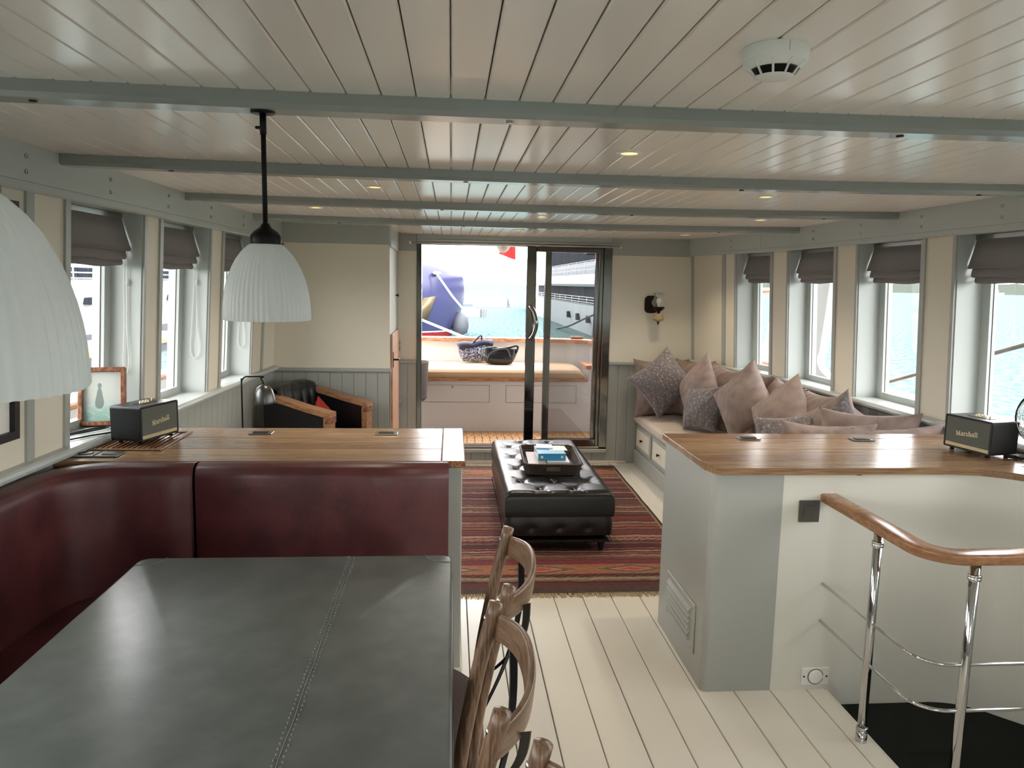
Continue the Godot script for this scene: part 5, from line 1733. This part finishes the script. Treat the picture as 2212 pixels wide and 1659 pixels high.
# ------------------------------------------------------------------ our own decks, outside
func build_decks() -> void:
	var h := struct("floor_deck", "white hull and teak side decks outside the cabin")
	pbox(h, "hull", Vector3(-2.24, -2.2, 3.6), Vector3(3.24, -0.14, -8.5), M.outer_white, 0.02)
	pbox(h, "side_deck", Vector3(-2.22, -0.13, 3.2), Vector3(-1.70, 0.10, -6.7), M.teak, 0.0)
	pbox(h, "side_deck", Vector3(2.72, -0.13, 3.2), Vector3(3.22, 0.10, -6.7), M.teak, 0.0)
	pbox(h, "deck_bed", Vector3(-2.22, -0.13, -6.71), Vector3(3.22, 0.135, -8.4), M.gap, 0.0)
	var st := S()
	box(st, Vector3(0.001, 0.135, -6.73), Vector3(0.069, 0.146, -8.2), 0.001)
	st.generate_normals()
	var pm := st.commit()
	for i in 70:
		var o := part_mesh(h, "plank", pm, M.teak)
		o.position.x = -2.2 + i * 0.0715
	for s in [[-2.20, "port"], [3.19, "starboard"]]:
		var b := thing("bulwark", "white bulwark with a varnished wooden cap rail along the %s side deck" % s[1], "bulwark")
		var x: float = s[0]
		pbox(b, "panel", Vector3(x - 0.03, -0.14, 3.4), Vector3(x + 0.03, 0.845, -8.3), M.outer_white, 0.0)
		pbox(b, "cap_rail", Vector3(x - 0.075, 0.845, 3.4), Vector3(x + 0.075, 0.885, -8.3), M.teak_rail, 0.012)
	var fin := thing("hull_bracket", "white curved bracket rising from the cap rail outside the window", "bracket")
	st = S()
	# in z, y; pushed through along x
	prism(st, PackedVector2Array([Vector2(7.3, 0.885), Vector2(5.87, 0.885), Vector2(5.95, 0.905), Vector2(6.04, 0.94), Vector2(6.09, 0.99), Vector2(6.09, 1.05), Vector2(6.06, 1.10), Vector2(6.01, 1.40), Vector2(5.97, 1.66), Vector2(5.90, 2.05), Vector2(7.0, 2.05), Vector2(7.05, 1.4)]), 3.09, 3.16, Transform3D(Basis(Vector3(0, 0, -1), Vector3(0, 1, 0), Vector3(1, 0, 0)), Vector3.ZERO))
	part(fin, "panel", st, M.outer_white)
	var pole := thing("boat_hook", "dark slanting pole outside the windows over the cap rail", "pole")
	ptube(pole, "shaft", [Vector3(3.2, 0.89, -5.40), Vector3(3.2, 1.318, -3.95), Vector3(3.2, 1.72, -2.6)], 0.014, M.grey_plate, 8)

	# aft bench
	var b := thing("aft_bench", "white built-in bench with wooden trim and a tan cushion on the aft deck", "bench")
	pbox(b, "bench_front", Vector3(-1.9, 0.14, -7.33), Vector3(1.62, 0.652, -8.05), M.outer_white, 0.004)
	for e in [[-0.62, 0.385, 0.0], [0.545, 1.25, 1.0]]:
		var st2 := S()
		for q in [[e[0], 0.435, e[1], 0.438], [e[0], 0.605, e[1], 0.608], [e[0], 0.435, e[0] + 0.003, 0.608], [e[1] - 0.003, 0.435, e[1], 0.608]]:
			box(st2, Vector3(q[0], q[1], -7.335), Vector3(q[2], q[3], -7.3285))
		part(b, "locker_joint", st2, M.grey_plate)
		if e[2] == 0.0:
			st2 = S(true)
			X = Transform3D(Basis(Vector3.RIGHT, PI / 2), Vector3(0.018, 0.588, -7.33))
			lathe(st2, [Vector2(0.012, 0), Vector2(0.011, 0.005), Vector2(0, 0.006)], Vector3.ZERO, 14)
			X = Transform3D()
			part(b, "lock", st2, M.steel)
	pbox(b, "seat_trim", Vector3(-1.9, 0.652, -7.30), Vector3(1.36, 0.684, -8.05), M.teak_rail, 0.006)
	st = S(true)
	var cf := func(u: float, v: float) -> Vector3:
		var x := lerpf(-1.9, 1.335, u)
		var pr := [Vector2(-7.305, 0.684), Vector2(-7.292, 0.70), Vector2(-7.292, 0.735), Vector2(-7.315, 0.762), Vector2(-7.36, 0.772), Vector2(-7.70, 0.775), Vector2(-8.05, 0.765)]
		var q := v * (pr.size() - 1)
		var i := mini(int(q), pr.size() - 2)
		var p: Vector2 = pr[i].lerp(pr[i + 1], q - i)
		var er := clampf((1.335 - x) / 0.04, 0.0, 1.0)
		return Vector3(x, lerpf(0.70, p.y, sqrt(er)), p.x)
	grid(st, 60, 24, cf)
	part(b, "seat_cushion", st, M.tan_canvas)
	st = S()
	var bk := PackedVector2Array([Vector2(-1.9, -8.06), Vector2(0.9, -8.06), Vector2(1.25, -8.02), Vector2(1.48, -7.90), Vector2(1.60, -7.72), Vector2(1.66, -7.72), Vector2(1.58, -7.96), Vector2(1.30, -8.12), Vector2(0.9, -8.18), Vector2(-1.9, -8.18)])
	slab(st, bk, 0.64, 0.985)
	part(b, "bench_back", st, M.outer_white)
	st = S()
	var cap := PackedVector2Array([Vector2(-1.9, -8.03), Vector2(0.9, -8.03), Vector2(1.23, -7.99), Vector2(1.45, -7.88), Vector2(1.56, -7.70), Vector2(1.72, -7.70), Vector2(1.63, -7.99), Vector2(1.33, -8.16), Vector2(0.9, -8.23), Vector2(-1.9, -8.23)])
	slab(st, cap, 0.985, 1.022)
	part(b, "cap_rail", st, M.teak_rail)
	pbox(b, "arm_box", Vector3(1.37, 0.14, -7.34), Vector3(1.66, 0.775, -7.70), M.outer_white, 0.006)
	pbox(b, "arm_cap", Vector3(1.34, 0.775, -7.32), Vector3(1.68, 0.812, -7.72), M.teak_rail, 0.006)
	var sp := thing("stanchion", "thin steel stanchion between bench rail and roof overhang", "post")
	ptube(sp, "pole", [Vector3(1.535, 1.02, -8.02), Vector3(1.50, 2.10, -7.30)], 0.022, M.steel, 12)
	for e in [[1.37, -8.10, "short brown cleat block on the aft rail inside of the stanchion"], [1.66, -7.85, "short brown cleat block on the aft rail outside of the stanchion"]]:
		var c := thing("cleat_block", e[2], "cleat")
		pbox(c, "block", Vector3(e[0] - 0.07, 1.022, e[1] - 0.03), Vector3(e[0] + 0.07, 1.05, e[1] + 0.03), M.frame_wood, 0.01)
	# dome light and loudspeaker under the overhang
	var d := thing("dome_light", "white dome light under the roof overhang of the aft deck", "ceiling light", Vector3(0.475, 2.055, -7.08))
	plathe(d, "dome", [Vector2(0, -0.165), Vector2(0.03, -0.160), Vector2(0.055, -0.135), Vector2(0.065, -0.11), Vector2(0.065, -0.10)], M.white_plastic, Vector3.ZERO, 24)
	plathe(d, "stem", [Vector2(0.065, -0.10), Vector2(0.03, -0.09), Vector2(0.03, 0)], M.white_plastic, Vector3.ZERO, 24)
	var dk := thing("deck_speaker", "small dark box loudspeaker under the roof overhang", "speaker")
	pbox(dk, "housing", Vector3(1.240, 1.882, -6.95), Vector3(1.40, 2.03, -7.07), M.deck_box, 0.008)
	pbox(dk, "bracket", Vector3(1.30, 2.03, -6.98), Vector3(1.34, 2.06, -7.04), M.deck_box, 0.0)
	pbox(dk, "front_cloth", Vector3(1.25, 1.89, -6.945), Vector3(1.39, 2.02, -6.95), M.black_plastic, 0.0)
	var fl := thing("red_flag", "red flag hanging beyond the roof overhang", "flag", Vector3(0.70, 1.90, -9.5))
	st = S(true)
	var ff := func(u: float, v: float) -> Vector3:
		return Vector3(lerpf(-0.11, 0.10 - 0.02 * v, u), lerpf(0.0, 0.55, v) + 0.07 * (1 - u) * (1 - v), 0.035 * sin(u * 7.0 + v * 3.0))
	grid(st, 20, 24, ff)
	part(fl, "cloth", st, mat("flag_red", Color(0.74, 0.06, 0.07), 0.8))
	ptube(fl, "staff", [Vector3(-0.12, 0.56, 0), Vector3(-0.12, 0.24, 2.25)], 0.012, M.steel, 8)
	# bags on the bench
	var tote := thing("patterned_tote", "navy patterned tote bag slumped on the tan bench cushion", "bag", Vector3(0.265, 0.775, -7.90), 0.1)
	var tm := mat("tote_print", Color.WHITE, 0.5)
	tri_tex(tm, ntex(74, 0.05, [Color(0.09, 0.09, 0.17), Color(0.12, 0.12, 0.22), Color(0.62, 0.63, 0.68)], [0.40, 0.52, 0.56], 2), Vector3(1.6, 1.6, 1.6))
	st = S(true)
	bag(st, 0.38, 0.20, 0.17, 3)
	part(tote, "body", st, tm)
	part_roll(tote, "rolled_top", Vector3(-0.19, 0.17, 0.03), Vector3(0.17, 0.21, -0.01), 0.055, mat("navy_cloth", Color(0.10, 0.10, 0.20), 0.6))
	ptube(tote, "strap", curve([Vector3(-0.06, 0.18, 0.05), Vector3(0.0, 0.25, 0.04), Vector3(0.05, 0.28, 0.02), Vector3(0.06, 0.20, -0.01)], 6), 0.010, M.navy_cloth, 6)
	var lb := thing("leather_handbag", "black leather handbag leaning on the patterned tote", "bag", Vector3(0.50, 0.775, -7.70), -0.15)
	st = S(true)
	bag(st, 0.36, 0.17, 0.16, 9)
	part(lb, "body", st, M.black_leather)
	ptube(lb, "strap", curve([Vector3(-0.12, 0.02, 0.08), Vector3(-0.09, 0.11, 0.085), Vector3(-0.02, 0.15, 0.06), Vector3(0.08, 0.16, 0.05), Vector3(0.12, 0.08, 0.085)], 6), 0.007, M.black_leather, 6)
	st = S(true)
	tube(st, curve([Vector3(-0.17, 0.14, 0), Vector3(-0.05, 0.155, 0.03), Vector3(0.08, 0.175, 0.02), Vector3(0.185, 0.195, 0.0), Vector3(0.17, 0.12, 0.0)], 5), 0.012, 8)
	part(lb, "rim", st, M.black_leather)
	# round backed deck chair seen at the edge of the door
	var ch := thing("deck_chair", "round backed brown chair half hidden by the door jamb", "chair", Vector3(-0.46, 0.147, -7.02))
	st = S(true)
	var rb := func(u: float, v: float) -> Vector3:
		var a := lerpf(-1.9, 1.9, u)
		var r := 0.235 + 0.02 * v
		return Vector3(cos(a) * r, 0.40 + 0.32 * v - 0.06 * pow(absf(u - 0.5) * 2, 3) * v, -sin(a) * r)
	grid(st, 24, 8, rb)
	part(ch, "backrest", st, M.brown_wicker)
	plathe(ch, "seat", [Vector2(0, 0.36), Vector2(0.22, 0.36), Vector2(0.24, 0.38), Vector2(0.23, 0.42), Vector2(0, 0.43)], M.brown_wicker, Vector3.ZERO, 28)
	for k in 4:
		var a := TAU * k / 4 + 0.78
		ptube(ch, "leg", [Vector3(cos(a) * 0.18, 0.37, sin(a) * 0.18), Vector3(cos(a) * 0.21, 0.0, sin(a) * 0.21)], 0.015, M.brown_wicker, 8)

func bag(st: SurfaceTool, w: float, h: float, d: float, sd: int) -> void:
	var f := func(u: float, v: float) -> Vector3:
		var a := u * TAU
		var r := pow(maxf(0.0, sin(clampf(v, 0, 1) * PI * 0.5 + 0.35)), 0.4) if v < 0.999 else 0.35
		if v < 0.001:
			r = 0.0
		var n := 1.0 + 0.16 * noise.get_noise_3d(cos(a) * 70 + sd * 50, sin(a) * 70, v * 120)
		var c := Vector2(signf(cos(a)) * pow(absf(cos(a)), 0.6), signf(sin(a)) * pow(absf(sin(a)), 0.7))
		var squeeze := lerpf(1.0, 0.45, smoothstep(0.3, 1.0, v))
		return Vector3(c.x * w / 2 * r * n, h * v * n, -c.y * d / 2 * r * squeeze * n)
	grid(st, 40, 18, f)

func part_roll(parent: Node, called: String, a: Vector3, b: Vector3, r: float, m: Material) -> void:
	var st := S(true)
	var pts := []
	for i in 9:
		pts.append(a.lerp(b, i / 8.0) + Vector3(0, 0.008 * sin(i * 1.4), 0))
	tube(st, pts, r, 14, true, 0.7)
	part(parent, called, st, m)

# ------------------------------------------------------------------ harbour
func yacht_glass(parent: Node, x: float, z0: float, z1: float, y0: float, y1: float, n: int) -> void:
	var w := (z1 - z0) / n
	for i in n:
		pbox(parent, "window_pane", Vector3(x - 0.03, y0, z0 + i * w + 0.06 * signf(w)), Vector3(x + 0.05, y1, z0 + (i + 1) * w - 0.06 * signf(w)), M.yacht_glass, 0.0)

func railing(parent: Node, x: float, z0: float, z1: float, y0: float, y1: float, n: int, r := 0.035) -> void:
	for k in 3:
		var y := lerpf(y0, y1, (k + 1) / 3.0)
		ptube(parent, "rail_bar", [Vector3(x, y, z0), Vector3(x, y, z1)], r, M.yacht_white, 6)
	for i in n + 1:
		var z := lerpf(z0, z1, float(i) / n)
		ptube(parent, "rail_post", [Vector3(x, y0, z), Vector3(x, y1, z)], r, M.yacht_white, 6)

func hull_loft(st: SurfaceTool, z_bow: float, z_stern: float, x_side: float, x_far: float, y_top: float, bow_rise: float) -> void:
	# flat side at x_side, curved in at the bow end
	var f := func(u: float, v: float) -> Vector3:
		var z := lerpf(z_stern, z_bow, u)
		var k := smoothstep(0.72, 1.0, u)
		var mid := (x_side + x_far) / 2.0
		var y := lerpf(-1.9, y_top + bow_rise * k, v)
		var xs := lerpf(x_side, mid, pow(k, 1.6) * lerpf(1.0, 0.82, v))
		return Vector3(xs + (mid - x_side) * 0.16 * (1 - v) * (1.0 - k), y, z - (z_bow - z_stern) * 0.05 * k * (1 - v))
	grid(st, 40, 10, f, x_side > x_far)
	var f2 := func(u: float, v: float) -> Vector3:
		var p: Vector3 = f.call(u, v)
		return Vector3(x_side + x_far - p.x, p.y, p.z)
	grid(st, 40, 10, f2, x_side < x_far)
	var f3 := func(u: float, v: float) -> Vector3:
		return (f.call(u, 0.97) as Vector3).lerp(f2.call(u, 0.97), v)
	grid(st, 40, 2, f3, x_side > x_far)
	var f4 := func(u: float, v: float) -> Vector3:
		return (f.call(0.0, u) as Vector3).lerp(f2.call(0.0, u), v)
	grid(st, 6, 2, f4)

func build_harbour() -> void:
	# water
	var w := struct("water", "turquoise harbour water with small ripples")
	var st := S(true)
	for q in [[-2500, -2.3, -3500, 60], [3.25, 2500, -3500, 60], [-2.3, 3.25, -3500, -8.4]]:
		quad(st, Vector3(q[0], -1.6, q[3]), Vector3(q[1], -1.6, q[3]), Vector3(q[1], -1.6, q[2]), Vector3(q[0], -1.6, q[2]))
	part(w, "surface", st, M.water)
	# far shore
	var hl := struct("hills_shore", "low hazy wooded shore across the harbour")
	st = S(true)
	var sf := func(u: float, v: float) -> Vector3:
		var a := lerpf(0.33, 2.1, u)
		var r := 2300.0 + 250.0 * v
		var y := -1.6 + v * (30.0 + 12.0 * noise.get_noise_1d(u * 900.0) + 8.0 * noise.get_noise_1d(u * 5000.0))
		return Vector3(sin(a) * r, y, -cos(a) * r)
	grid(st, 220, 3, sf)
	part(hl, "ridge", st, M.far_shore)

	# white motor yacht beyond the door, on the starboard quarter
	var y := thing("motor_yacht", "large white motor yacht with dark windows seen through the tinted door pane", "yacht", Vector3.ZERO)
	st = S(true)
	hull_loft(st, -104.0, -39.0, 8.6, 14.2, 0.35, 1.2)
	part(y, "hull", st, M.yacht_white)
	for z in [-40.0, -43.5, -47.0, -51.0, -55.0]:
		pbox(y, "porthole", Vector3(8.55, -0.75, z), Vector3(9.4, -0.30, z - 0.5), M.yacht_glass, 0.02)
	pbox(y, "deck_house", Vector3(9.4, 0.30, -40.0), Vector3(13.6, 1.6, -82.0), M.yacht_white, 0.0)
	yacht_glass(y, 9.38, -40.5, -81.0, 0.35, 1.52, 10)
	pbox(y, "deck_overhang", Vector3(8.7, 1.55, -39.0), Vector3(14.2, 2.35, -84.0), M.yacht_white, 0.15)
	pbox(y, "upper_house", Vector3(9.7, 2.35, -40.0), Vector3(13.4, 5.2, -76.0), M.yacht_grey, 0.1)
	yacht_glass(y, 9.68, -40.5, -75.0, 3.3, 4.7, 8)
	railing(y, 8.75, -39.2, -82.0, 0.35, 0.85, 14, 0.025)
	railing(y, 8.85, -39.2, -82.0, 2.35, 3.2, 12, 0.022)
	var mr := thing("mooring_rope", "dark sagging rope from the white yacht's side to the water", "rope", Vector3.ZERO)
	ptube(mr, "strand", curve([Vector3(8.5, 0.0, -43.5), Vector3(8.2, -0.5, -46.5), Vector3(7.9, -1.1, -50.0), Vector3(7.8, -1.58, -55.0)], 5), 0.06, M.rubber, 6)

	# blue boat moored on the port quarter
	var b := thing("blue_boat", "navy blue boat with a rounded bow and a red waterline stripe", "boat", Vector3(-3.6, 0, -46.0))
	st = S(true)
	lathe(st, [Vector2(3.5, -1.9), Vector2(3.75, -1.25), Vector2(4.1, -0.5), Vector2(4.38, 0.6), Vector2(4.42, 1.6), Vector2(4.32, 2.2), Vector2(4.0, 2.65), Vector2(3.4, 2.95), Vector2(2.4, 3.12), Vector2(0, 3.2)], Vector3.ZERO, 64, 0, 0.0, 1.0, 1.0)
	part(b, "hull", st, M.navy_hull)
	plathe(b, "boot_stripe", [Vector2(3.62, -1.62), Vector2(3.76, -1.30), Vector2(3.80, -1.24)], M.boot_red, Vector3.ZERO, 64)
	plathe(b, "white_stripe", [Vector2(3.815, -1.22), Vector2(3.84, -1.14)], M.yacht_white, Vector3.ZERO, 64)
	st = S(true)
	box(st, Vector3(2.55, 2.05, 3.28), Vector3(3.05, 2.22, 3.75), 0.08)
	part(b, "hawse_hole", st, M.yacht_white)
	st = S(true)
	hexa(st, [Vector3(1.75, -0.55, 3.85), Vector3(2.25, -0.55, 3.6), Vector3(2.2, -0.55, 3.3), Vector3(1.7, -0.55, 3.4), Vector3(2.05, 0.75, 4.0), Vector3(2.75, 0.85, 3.6), Vector3(2.7, 0.85, 3.2), Vector3(2.0, 0.75, 3.5)])
	part(b, "anchor_plate", st, M.bronze_plate)
	st = S(true)
	X = Transform3D(Basis(), Vector3(4.15, -0.75, 1.2))
	lathe(st, [Vector2(0, -0.75), Vector2(0.4, -0.6), Vector2(0.5, -0.2), Vector2(0.45, 0.3), Vector2(0.2, 0.6), Vector2(0, 0.65)], Vector3.ZERO, 20)
	X = Transform3D()
	part(b, "fender", st, M.fender_grey)
	for e in [[Vector3(-6.6, 1.6, -44.0), Vector3(1.6, -1.6, -40.0), "white mooring line running down across the blue hull", 0.075], [Vector3(-0.9, 2.2, -42.2), Vector3(1.0, -0.2, -41.5), "white line hanging from the blue boat's bow", 0.06]]:
		var ml := thing("mooring_line", e[2], "rope")
		ptube(ml, "strand", [e[0], (e[0] + e[1]) / 2.0 + Vector3(0, -0.12, 0), e[1]], e[3], M.yacht_white, 6)

	# white yacht abreast, seen through the port windows
	var p := thing("white_yacht", "long white yacht hull with a dark window band outside the port windows", "yacht", Vector3.ZERO)
	st = S(true)
	hull_loft(st, -18.0, -95.0, -16.5, -27.0, 1.25, 0.9)
	part(p, "hull", st, M.yacht_white)
	pbox(p, "deck_house", Vector3(-17.3, 1.2, -26.0), Vector3(-26.0, 3.3, -90.0), M.yacht_white, 0.2)
	yacht_glass(p, -17.28, -28.0, -88.0, 1.45, 2.05, 14)
	pbox(p, "fly_deck", Vector3(-16.8, 3.3, -27.0), Vector3(-26.5, 3.8, -86.0), M.yacht_white, 0.15)
	pbox(p, "waterline_stripe", Vector3(-17.0, -1.75, -24.0), Vector3(-18.6, -1.15, -90.0), M.fender_grey, 0.0)
	for z in [-36.0, -41.0, -46.0, -52.0]:
		pbox(p, "porthole", Vector3(-16.46, 0.30, z), Vector3(-17.0, 0.62, z - 0.9), M.yacht_glass, 0.04)
	st = S()
	hexa(st, [Vector3(-16.9, -1.2, -40.5), Vector3(-16.9, -1.2, -41.4), Vector3(-17.4, -1.2, -41.4), Vector3(-17.4, -1.2, -40.5), Vector3(-16.4, 0.0, -41.2), Vector3(-16.4, 0.0, -42.3), Vector3(-17.0, 0.0, -42.3), Vector3(-17.0, 0.0, -41.2)])
	part(p, "anchor_pocket", st, M.fender_grey)
	ptube(p, "anchor_shank", [Vector3(-16.45, -0.1, -41.6), Vector3(-16.6, -1.3, -40.9)], 0.09, M.steel, 8)
	railing(p, -16.7, -26.0, -80.0, 1.25, 2.0, 18)
	var tn := thing("tender_cover", "blue canvas covered tender hanging beside the white yacht", "boat", Vector3(-15.2, 0, -29.5))
	st = S(true)
	X = Transform3D(Basis(Vector3.UP, 0.1), Vector3(0, 0.95, 0))
	var tc := func(u: float, v: float) -> Vector3:
		var a := v * TAU
		var z := lerpf(-1.9, 1.9, u)
		var r := 0.75 * pow(maxf(0.0, 1 - pow(absf(u * 2 - 1), 3.0)), 0.5) + 0.02
		return Vector3(cos(a) * r * 0.8, sin(a) * r, z)
	grid(st, 24, 20, tc, true)
	X = Transform3D()
	part(tn, "canvas", st, M.navy_canvas)
	for k in 2:
		ptube(tn, "sling", [Vector3(0, 1.6, -1 + k * 2.0), Vector3(-0.4, 3.4, -1 + k * 2.0)], 0.035, M.rubber, 6)
	var dock := thing("pontoon", "wooden pontoon lying on the water outside the port windows", "pontoon", Vector3(-13.8, 0, -32))
	pbox(dock, "deck", Vector3(-1.2, -1.25, -7.0), Vector3(1.2, -1.05, 8.0), M.teak, 0.0)
	pbox(dock, "float", Vector3(-1.1, -1.8, -7.0), Vector3(1.1, -1.25, 8.0), M.fender_grey, 0.0)

	# small craft farther out, in the glare between the two big boats
	for e in [[1.4, -72.0, 4.2, 1.5, "small white cruiser with an orange life ring astern of the blue boat"], [4.8, -105.0, 9.0, 2.2, "white trawler with a tall mast in the harbour glare"], [6.0, -118.0, 7.5, 2.2, "white cabin cruiser beside the big motor yacht"], [-1.0, -150.0, 14.0, 2.4, "distant pale ferry in the harbour glare"]]:
		var o := thing("cabin_boat", e[4], "boat", Vector3(e[0], -1.6, e[1]), 0.25, "small craft in the harbour")
		var l: float = e[2]
		var hh: float = e[3]
		st = S(true)
		var hf := func(u: float, v: float) -> Vector3:
			var a := lerpf(-1.0, 1.0, u)
			var wd := l * 0.16 * pow(maxf(0.0, 1 - pow(absf(minf(a + 0.3, 1.0)) * (1.0 if a > -0.3 else 0.3), 2.4)), 0.6)
			return Vector3(a * l / 2, lerpf(-0.3, hh * (0.45 + 0.12 * a), v), wd * (0.6 + 0.4 * v))
		grid(st, 20, 4, hf)
		var hg := func(u: float, v: float) -> Vector3:
			var q: Vector3 = hf.call(u, v)
			return Vector3(q.x, q.y, -q.z)
		grid(st, 20, 4, hg, true)
		part(o, "hull", st, M.yacht_white)
		pbox(o, "cabin", Vector3(-l * 0.25, hh * 0.3, -l * 0.10), Vector3(l * 0.18, hh, l * 0.10), M.yacht_white, 0.05)
		pbox(o, "cabin_window", Vector3(-l * 0.2, hh * 0.66, l * 0.10), Vector3(l * 0.13, hh * 0.84, l * 0.102), M.hazed_grey, 0.0)
		ptube(o, "mast", [Vector3(0, hh, 0), Vector3(0, hh * 2.6, 0)], [l * 0.008, l * 0.003], M.hazed_grey, 6)
		ptube(o, "cross_tree", [Vector3(-l * 0.12, hh * 1.8, 0), Vector3(l * 0.12, hh * 1.8, 0)], l * 0.005, M.hazed_grey, 6)
		if l < 5.0:
			ptube(o, "life_ring", arc(Vector3(-l * 0.2, hh * 0.75, l * 0.115), 0.3, 0, TAU, 16, Vector3(1, 0, 0), Vector3(0, 1, 0)), 0.09, M.orange_ring, 6)
	# craft on the open water to starboard
	for e in [[228.0, -533.0, 16.0, "small orange and white boat near the far shore"], [560.0, -740.0, 26.0, "small white motor boat on the open water before the shore"]]:
		var o := thing("distant_boat", e[3], "boat", Vector3(e[0], -1.6, e[1]), 0.3)
		var l: float = e[2]
		st = S()
		hexa(st, [Vector3(-l * 0.42, 0, -l * 0.1), Vector3(l * 0.42, 0, -l * 0.1), Vector3(l * 0.42, 0, l * 0.1), Vector3(-l * 0.42, 0, l * 0.1), Vector3(-l * 0.5, l * 0.12, -l * 0.13), Vector3(l * 0.55, l * 0.15, -l * 0.05), Vector3(l * 0.55, l * 0.15, l * 0.05), Vector3(-l * 0.5, l * 0.12, l * 0.13)])
		part(o, "hull", st, M.orange_ring if l < 20 else M.yacht_white)
		pbox(o, "cabin", Vector3(-l * 0.3, l * 0.12, -l * 0.08), Vector3(l * 0.15, l * 0.26, l * 0.08), M.yacht_white, 0.0)
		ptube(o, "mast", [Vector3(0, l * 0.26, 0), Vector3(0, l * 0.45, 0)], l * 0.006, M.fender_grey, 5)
	var bu := thing("mooring_buoy", "pale round buoy on the water below the aft window", "buoy", Vector3(11.2, -1.6, -24.5))
	plathe(bu, "float", [Vector2(0, -0.25), Vector2(0.3, -0.18), Vector2(0.42, 0.05), Vector2(0.32, 0.28), Vector2(0.1, 0.36), Vector2(0, 0.36)], M.yacht_white, Vector3.ZERO, 20)

func harbour_materials() -> void:
	mat("yacht_white", Color(0.72, 0.73, 0.74), 0.3)
	mat("yacht_grey", Color(0.34, 0.38, 0.44), 0.35)
	mat("yacht_glass", Color(0.13, 0.15, 0.19), 0.5, 0.0, 0.05)
	mat("navy_hull", Color(0.22, 0.22, 0.36), 0.25)
	mat("navy_canvas", Color(0.22, 0.25, 0.40), 0.8)
	mat("boot_red", Color(0.55, 0.12, 0.13), 0.4)
	mat("bronze_plate", Color(0.42, 0.36, 0.28), 0.35, 0.5)
	mat("fender_grey", Color(0.28, 0.29, 0.32), 0.6)
	mat("hazed_grey", Color(0.44, 0.46, 0.50), 0.4)  # windows and masts of far boats, paled in colour in place of haze
	var fs := mat("far_shore", Color.WHITE, 1.0, 0.0, 0.1)
	tri_tex(fs, ntex(76, 0.05, [Color(0.17, 0.20, 0.17), Color(0.22, 0.25, 0.22), Color(0.31, 0.31, 0.29)], [0.3, 0.5, 0.75], 4), Vector3(0.01, 0.01, 0.01))
	mat("orange_ring", Color(0.78, 0.30, 0.18), 0.6)
	mat("deck_box", Color(0.10, 0.12, 0.17), 0.5)
	mat("brown_wicker", Color(0.24, 0.19, 0.165), 0.7)
	mat("pattern_piping", Color(0.36, 0.33, 0.33), 0.7)
	var m := mat("painted_china", Color.WHITE, 0.25)
	tri_tex(m, ntex(75, 0.05, [Color(0.33, 0.20, 0.10), Color(0.80, 0.72, 0.56), Color(0.84, 0.77, 0.62)], [0.30, 0.38, 0.7], 2), Vector3(8, 8, 8))
